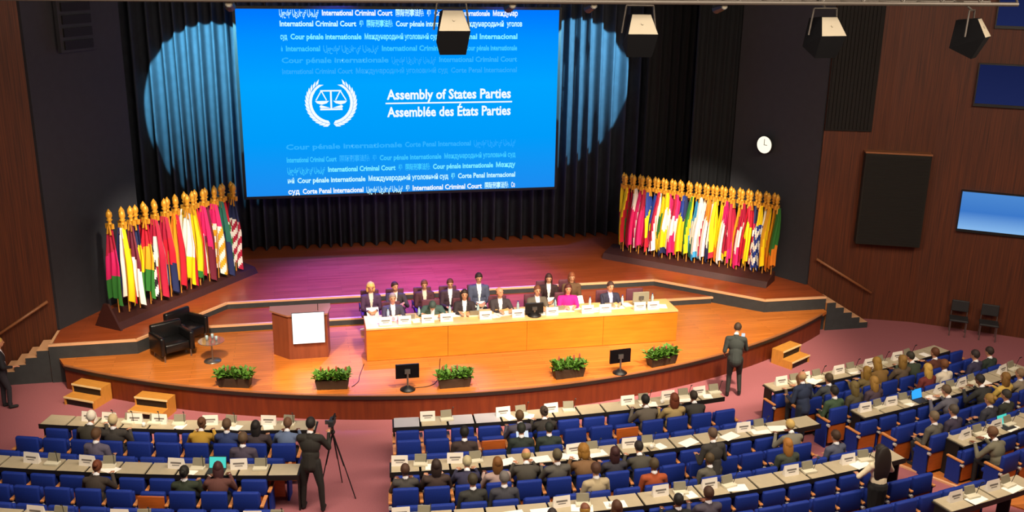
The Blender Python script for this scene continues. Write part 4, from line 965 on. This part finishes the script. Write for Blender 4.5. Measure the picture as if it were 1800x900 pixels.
POSE['bow'] = make_body('person_body', (0, 0, .53), (0, .22, .99), (0, .37, 1.05), fh((-.24, .42), (.24, .42), .86, .5, .8), SITL, pitchh=-.9)
_m = {}
def colmat(hexc, kind, rough=.85):
    n_ = '%s_%s' % (kind, hexc); return mat(n_, hexc, rough)
def person(pose, loc, rz, hair, hc, top, label, bottom='26262A', shirt='E8E8EC', skin='skin', scale=1.0, group=None, extra=None):
    P_ = POSE[pose] if isinstance(pose, str) else pose
    o = bpy.data.objects.new('person', P_['me']); COL.objects.link(o); o.location = loc; o.rotation_euler.z = rz; o.scale = (scale,)*3
    for i, m_ in enumerate([MATS[skin], colmat(top, 'cloth'), colmat(bottom, 'cloth'), colmat(shirt, 'cloth'), MATS['cloth_black']]):
        o.material_slots[i].link = 'OBJECT'; o.material_slots[i].material = m_
    if hair:
        h = bpy.data.objects.new('hair', HAIR[hair]); COL.objects.link(h); h.parent = o; h.matrix_local = Matrix.Translation(P_['head']) @ P_['Rh'].to_4x4()
        h.material_slots[0].link = 'OBJECT'; h.material_slots[0].material = colmat(hc, 'hair', .7)
    tag(o, label, 'person', group); return o
rs = random.Random(5)
for blk, k, kind, x, pose, hair, hc, top, label in PEOPLE:
    xs, base = SR.get((blk, k, kind), (None, 18-1.8*(k-1)-.97))
    if xs: x = min(xs, key=lambda q_: abs(q_-x)) if kind != 'zz' else x
    off = .24 if pose != 'tuck' else .21
    a = yaw(x); y = base+ysag(x)
    person(pose, (x-math.sin(a)*off, y+math.cos(a)*off, 0), a+rs.uniform(-.12, .12), hair, hc, top, label, skin='skin' if rs.random() < .75 else 'skin_dark', scale=rs.uniform(.96, 1.04))
# panel
PAN = [('panel', FX[0], 22.75, 'short', '8A7A6A', '3A3644', 'person in dark suit and white shirt, leftmost seated at the panel table', 'F0F0F4'),
 ('bow', FX[1], 22.78, 'short', '3A4844', '3C5450', 'person in teal-grey top bent low over the panel table', 'E8E8EC'),
 ('panel', FX[2], 22.75, 'long', '2A1A14', '2C2228', 'person with dark hair in black jacket at the panel table under the tall man', 'E8E8EC'),
 ('panelturn', FX[3], 22.75, 'bald', '6A4A34', '3A3236', 'person with thin hair in dark suit near the middle of the panel table', 'D8D0D8'),
 ('panel', FX[4], 22.75, 'short', '6A3A24', '5A5248', 'person in grey suit and bright white shirt behind the black monitor', 'FFFFFF'),
 ('panel', FX[5], 22.75, 'long', '4A1A14', 'D81080', 'person in bright magenta top at the panel table', 'D81080'),
 ('panel', FX[6], 22.75, 'short', '3A2018', '24243A', 'person in navy suit with pale blue shirt, rightmost at the panel table', 'A8A8D8'),
 ('panelback', BX[0], 23.72, 'curly', 'E8B868', '4A3050', 'person with blond hair in purple jacket, leftmost in the panel back row', 'E8D8C8'),
 ('panelturn', BX[1], 23.72, 'short', '3A1C14', '3A3038', 'person with dark hair looking aside, second in the panel back row', 'E8D8D0'),
 ('panelback', BX[2], 23.72, 'short', '6A3A24', '4A2430', 'person in dark maroon jacket, third in the panel back row', 'E0C8B8'),
 ('panelback', BX[3], 23.72, 'short', '5A2C20', '3C2834', 'person in black jacket with wide white shirt front in the panel back row', 'FFFFFF'),
 ('panelback', BX[5], 23.72, 'long', '3A1A14', '2A1418', 'person with long dark hair holding papers behind the magenta top', 'F0E8E0'),
 ('panelback', BX[6], 23.72, 'long', '7A4020', '5A4028', 'person with auburn hair in brown jacket, rightmost in the panel back row', '5A4028')]
for pose, x, y, hair, hc, top, label, sh in PAN:
    person(pose, (x, y, .6), PI+rs.uniform(-.15, .15), hair, hc, top, label, shirt=sh, skin='skin', scale=1.06 if y < 23 else 1.03)
person('panelback', (BX[4], 23.72, .6+.0), PI, 'short', '2A1814', '4A5068', 'tallest person, blue-grey suit and white shirt, in the panel back row', shirt='FFFFFF', scale=1.12)
for i, x in enumerate((1.55, 4.28, 6.2, 6.85)):
    o = paper(.3, .22).build('paper_sheet', 'paper', None, False, (x, 23.42, 1.27), 0); o.rotation_euler = (.9, 0, .1); tag(o, 'white paper held up in the panel back row, %s from the left' % ORD[i+1], 'paper', 'papers held in the panel back row')

# standing people
def legs_stand(a, b_, bend=.02, toe=(0, 1, 0)): return [((a[0]*.9, a[1]+bend, .50), (a[0], a[1], .085), toe), ((b_[0]*.9, b_[1]+bend, .50), (b_[0], b_[1], .085), toe)]
SV = .0095
photog = make_body('person_body', (0, 0, .95), (0, .05, 1.46), (.01, .09, 1.64), [((-.02, .36, 1.22), (-.3, -.2, -.9), ((.3, .8, .3), (0, 0, 1), .8)), ((.26, .34, 1.32), (.3, -.2, -.9), ((0, .9, .3), (0, 0, 1), .8))], legs_stand((-.16, -.02), (.2, -.08)), sit=False, vox=SV, pitchh=-.1)
o = person(photog, (-.1, 16.5, 0), -.25, 'short', '181410', '26241F', 'person in dark suit standing at the camera tripod in the left aisle', bottom='1E1C1A', scale=1.03)
walker = make_body('person_body', (0, 0, .93), (0, .20, 1.40), (.03, .33, 1.55), [((-.22, .30, .95), (-.2, -.9, -.2), ((0, .5, -.9), (-1, 0, 0), .6)), ((.2, .48, 1.18), (.3, -.5, -.8), ((-.1, .9, .2), (0, 0, 1), .9))], [((-.1, .06, .50), (-.12, -.06, .085), (0, 1, 0)), ((.13, .16, .50), (.15, .02, .10), (.2, 1, 0))], sit=False, vox=SV, pitchh=-.5, yawh=-.3)
person(walker, (9.63, 19.75, 0), -.35, 'short', '3A2A1C', '2E3432', 'person in dark suit walking past the stage front looking at a phone', bottom='232523', scale=1.02)
o = B().box(-.04, .04, -.006, .006, 0, .14, bev=.003).build('mobile_phone', 'tablet_white', None, False, (10.0, 20.2, 1.23), -.35); tag(o, 'lit mobile phone in the hand of the walking person', 'phone')
guest = make_body('person_body', (0, 0, .93), (0, .08, 1.42), (0, .13, 1.59), [((-.2, .30, 1.08), (-.35, -.5, -.8), ((.3, .9, 0), (0, 0, 1), .6)), ((.2, .32, 1.10), (.35, -.5, -.8), ((-.3, .9, 0), (0, 0, 1), .6))], legs_stand((-.1, 0), (.12, .05)), sit=False, vox=SV, pitchh=-.35)
person(guest, (10.02, 17.22, 0), .25, 'bald', 'C0A070', '25304A', 'person with fair thin hair in navy suit standing at the corner of the right block', bottom='1A2030', scale=.95)
person(guest, (7.08, 15.02, 0), .1, 'short', '5A4636', '33302C', 'person in dark suit standing among the centre seats with back turned', bottom='2A2826', scale=.98)
edge = make_body('person_body', (0, 0, .93), (0, .02, 1.43), (0, .05, 1.61), [((-.24, .06, .86), (-.8, -.6, 0), ((0, .1, -1), (-1, 0, 0), .5)), ((.22, .22, 1.05), (.8, -.6, 0), ((0, .9, .1), (0, 0, 1), .5))], legs_stand((-.09, 0), (.1, .1)), sit=False, vox=SV)
person(edge, (-6.72, 22.0, 0), -1.2, 'bun', 'C8A050', '1C1A20', 'person with blond hair in dark clothes standing at the left edge by the steps', bottom='2A2830', scale=.97)
lady = make_body('person_body', (0, 0, .92), (0, .02, 1.40), (0, .05, 1.57), [((-.20, .28, 1.02), (-.9, -.3, -.3), ((.3, .9, 0), (0, 0, 1), .5)), ((.20, .28, 1.02), (.9, -.3, -.3), ((-.3, .9, 0), (0, 0, 1), .5))], legs_stand((-.08, 0), (.09, .02)), fem=True, sit=False, vox=SV, skirt=True)
person(lady, (9.68, 13.85, 0), .15, 'verylong', '1E1610', 'E4D8B8', 'person with very long dark hair, cream top and black skirt, standing at a desk', bottom='141414', shirt='E4D8B8', scale=1.03)
# camera on tripod
r = empty('camera_tripod', (.32, 16.95, 0), -.25); tag(r, 'black tripod with a small video camera beside the person filming', 'tripod')
for k, (dx, dy) in enumerate(((-.28, -.1), (.42, -.15), (.05, .42))):
    o = B().tube((0, 0, 1.28), (dx*.5, dy*.5, .64), .016, n=8).tube((dx*.5, dy*.5, .66), (dx, dy, .01), .011, n=8).build('leg', 'tripodm', r)
B().tube((0, 0, 1.2), (0, 0, 1.45), .025).lathe([(.04, 1.27), (.05, 1.3), (.03, 1.34)], 12).build('centre_column', 'tripodm', r)
B().tube((0, -.03, 1.44), (.02, -.34, 1.36), .01, n=6).build('pan_handle', 'tripodm', r)
r2 = empty('video_camera', (.32, 16.95, 1.45), -.25); tag(r2, 'small dark video camera mounted on the tripod', 'camera')
B().box(-.05, .05, -.13, .10, 0, .12, bev=.012).build('body', 'darkgrey', r2); B().tube((0, .1, .06), (0, .2, .06), .04, .045).build('lens', 'blackgloss', r2); B().box(-.13, -.055, -.02, 0, .01, .09).build('flip_screen', 'steel', r2); B().tube((.03, -.05, .14), (.03, .12, .16), .018).build('microphone', 'black', r2)
# tablet
o = B().box(-.12, .12, -.005, .005, 0, .17, bev=.003).build('tablet', 'tablet_white', None, False, (AT[('C',1)](4.0, 0)[0]-.05, 16.43+.52, .80), 0); o.rotation_euler = (-.5, 0, 0); tag(o, 'lit white tablet held behind the front centre desk', 'tablet')
# cables on the stage floor
def cable(pts, label):
    cu = bpy.data.curves.new('c', 'CURVE'); cu.dimensions = '3D'; cu.bevel_depth = .008; s = cu.splines.new('BEZIER'); s.bezier_points.add(len(pts)-1)
    for p, q_ in zip(s.bezier_points, pts): p.co = q_; p.handle_left_type = p.handle_right_type = 'AUTO'
    o = bpy.data.objects.new('floor_cable', cu); COL.objects.link(o); bpy.context.view_layer.update(); me = bpy.data.meshes.new_from_object(o.evaluated_get(DG())); bpy.data.objects.remove(o)
    me.materials.clear(); me.materials.append(MATS['black']); o = bpy.data.objects.new('floor_cable', me); COL.objects.link(o); tag(o, label, 'cable')
cable([(.85, 20.45, .61), (1.0, 20.7, .61), (1.05, 21.0, .61), (1.2, 21.7, .61)], 'black cable on the stage floor right of the second planter')
cable([(2.2, 20.15, .61), (2.55, 20.2, .61), (2.7, 20.35, .61), (3.0, 21.7, .61)], 'black cable running from the left floor monitor')
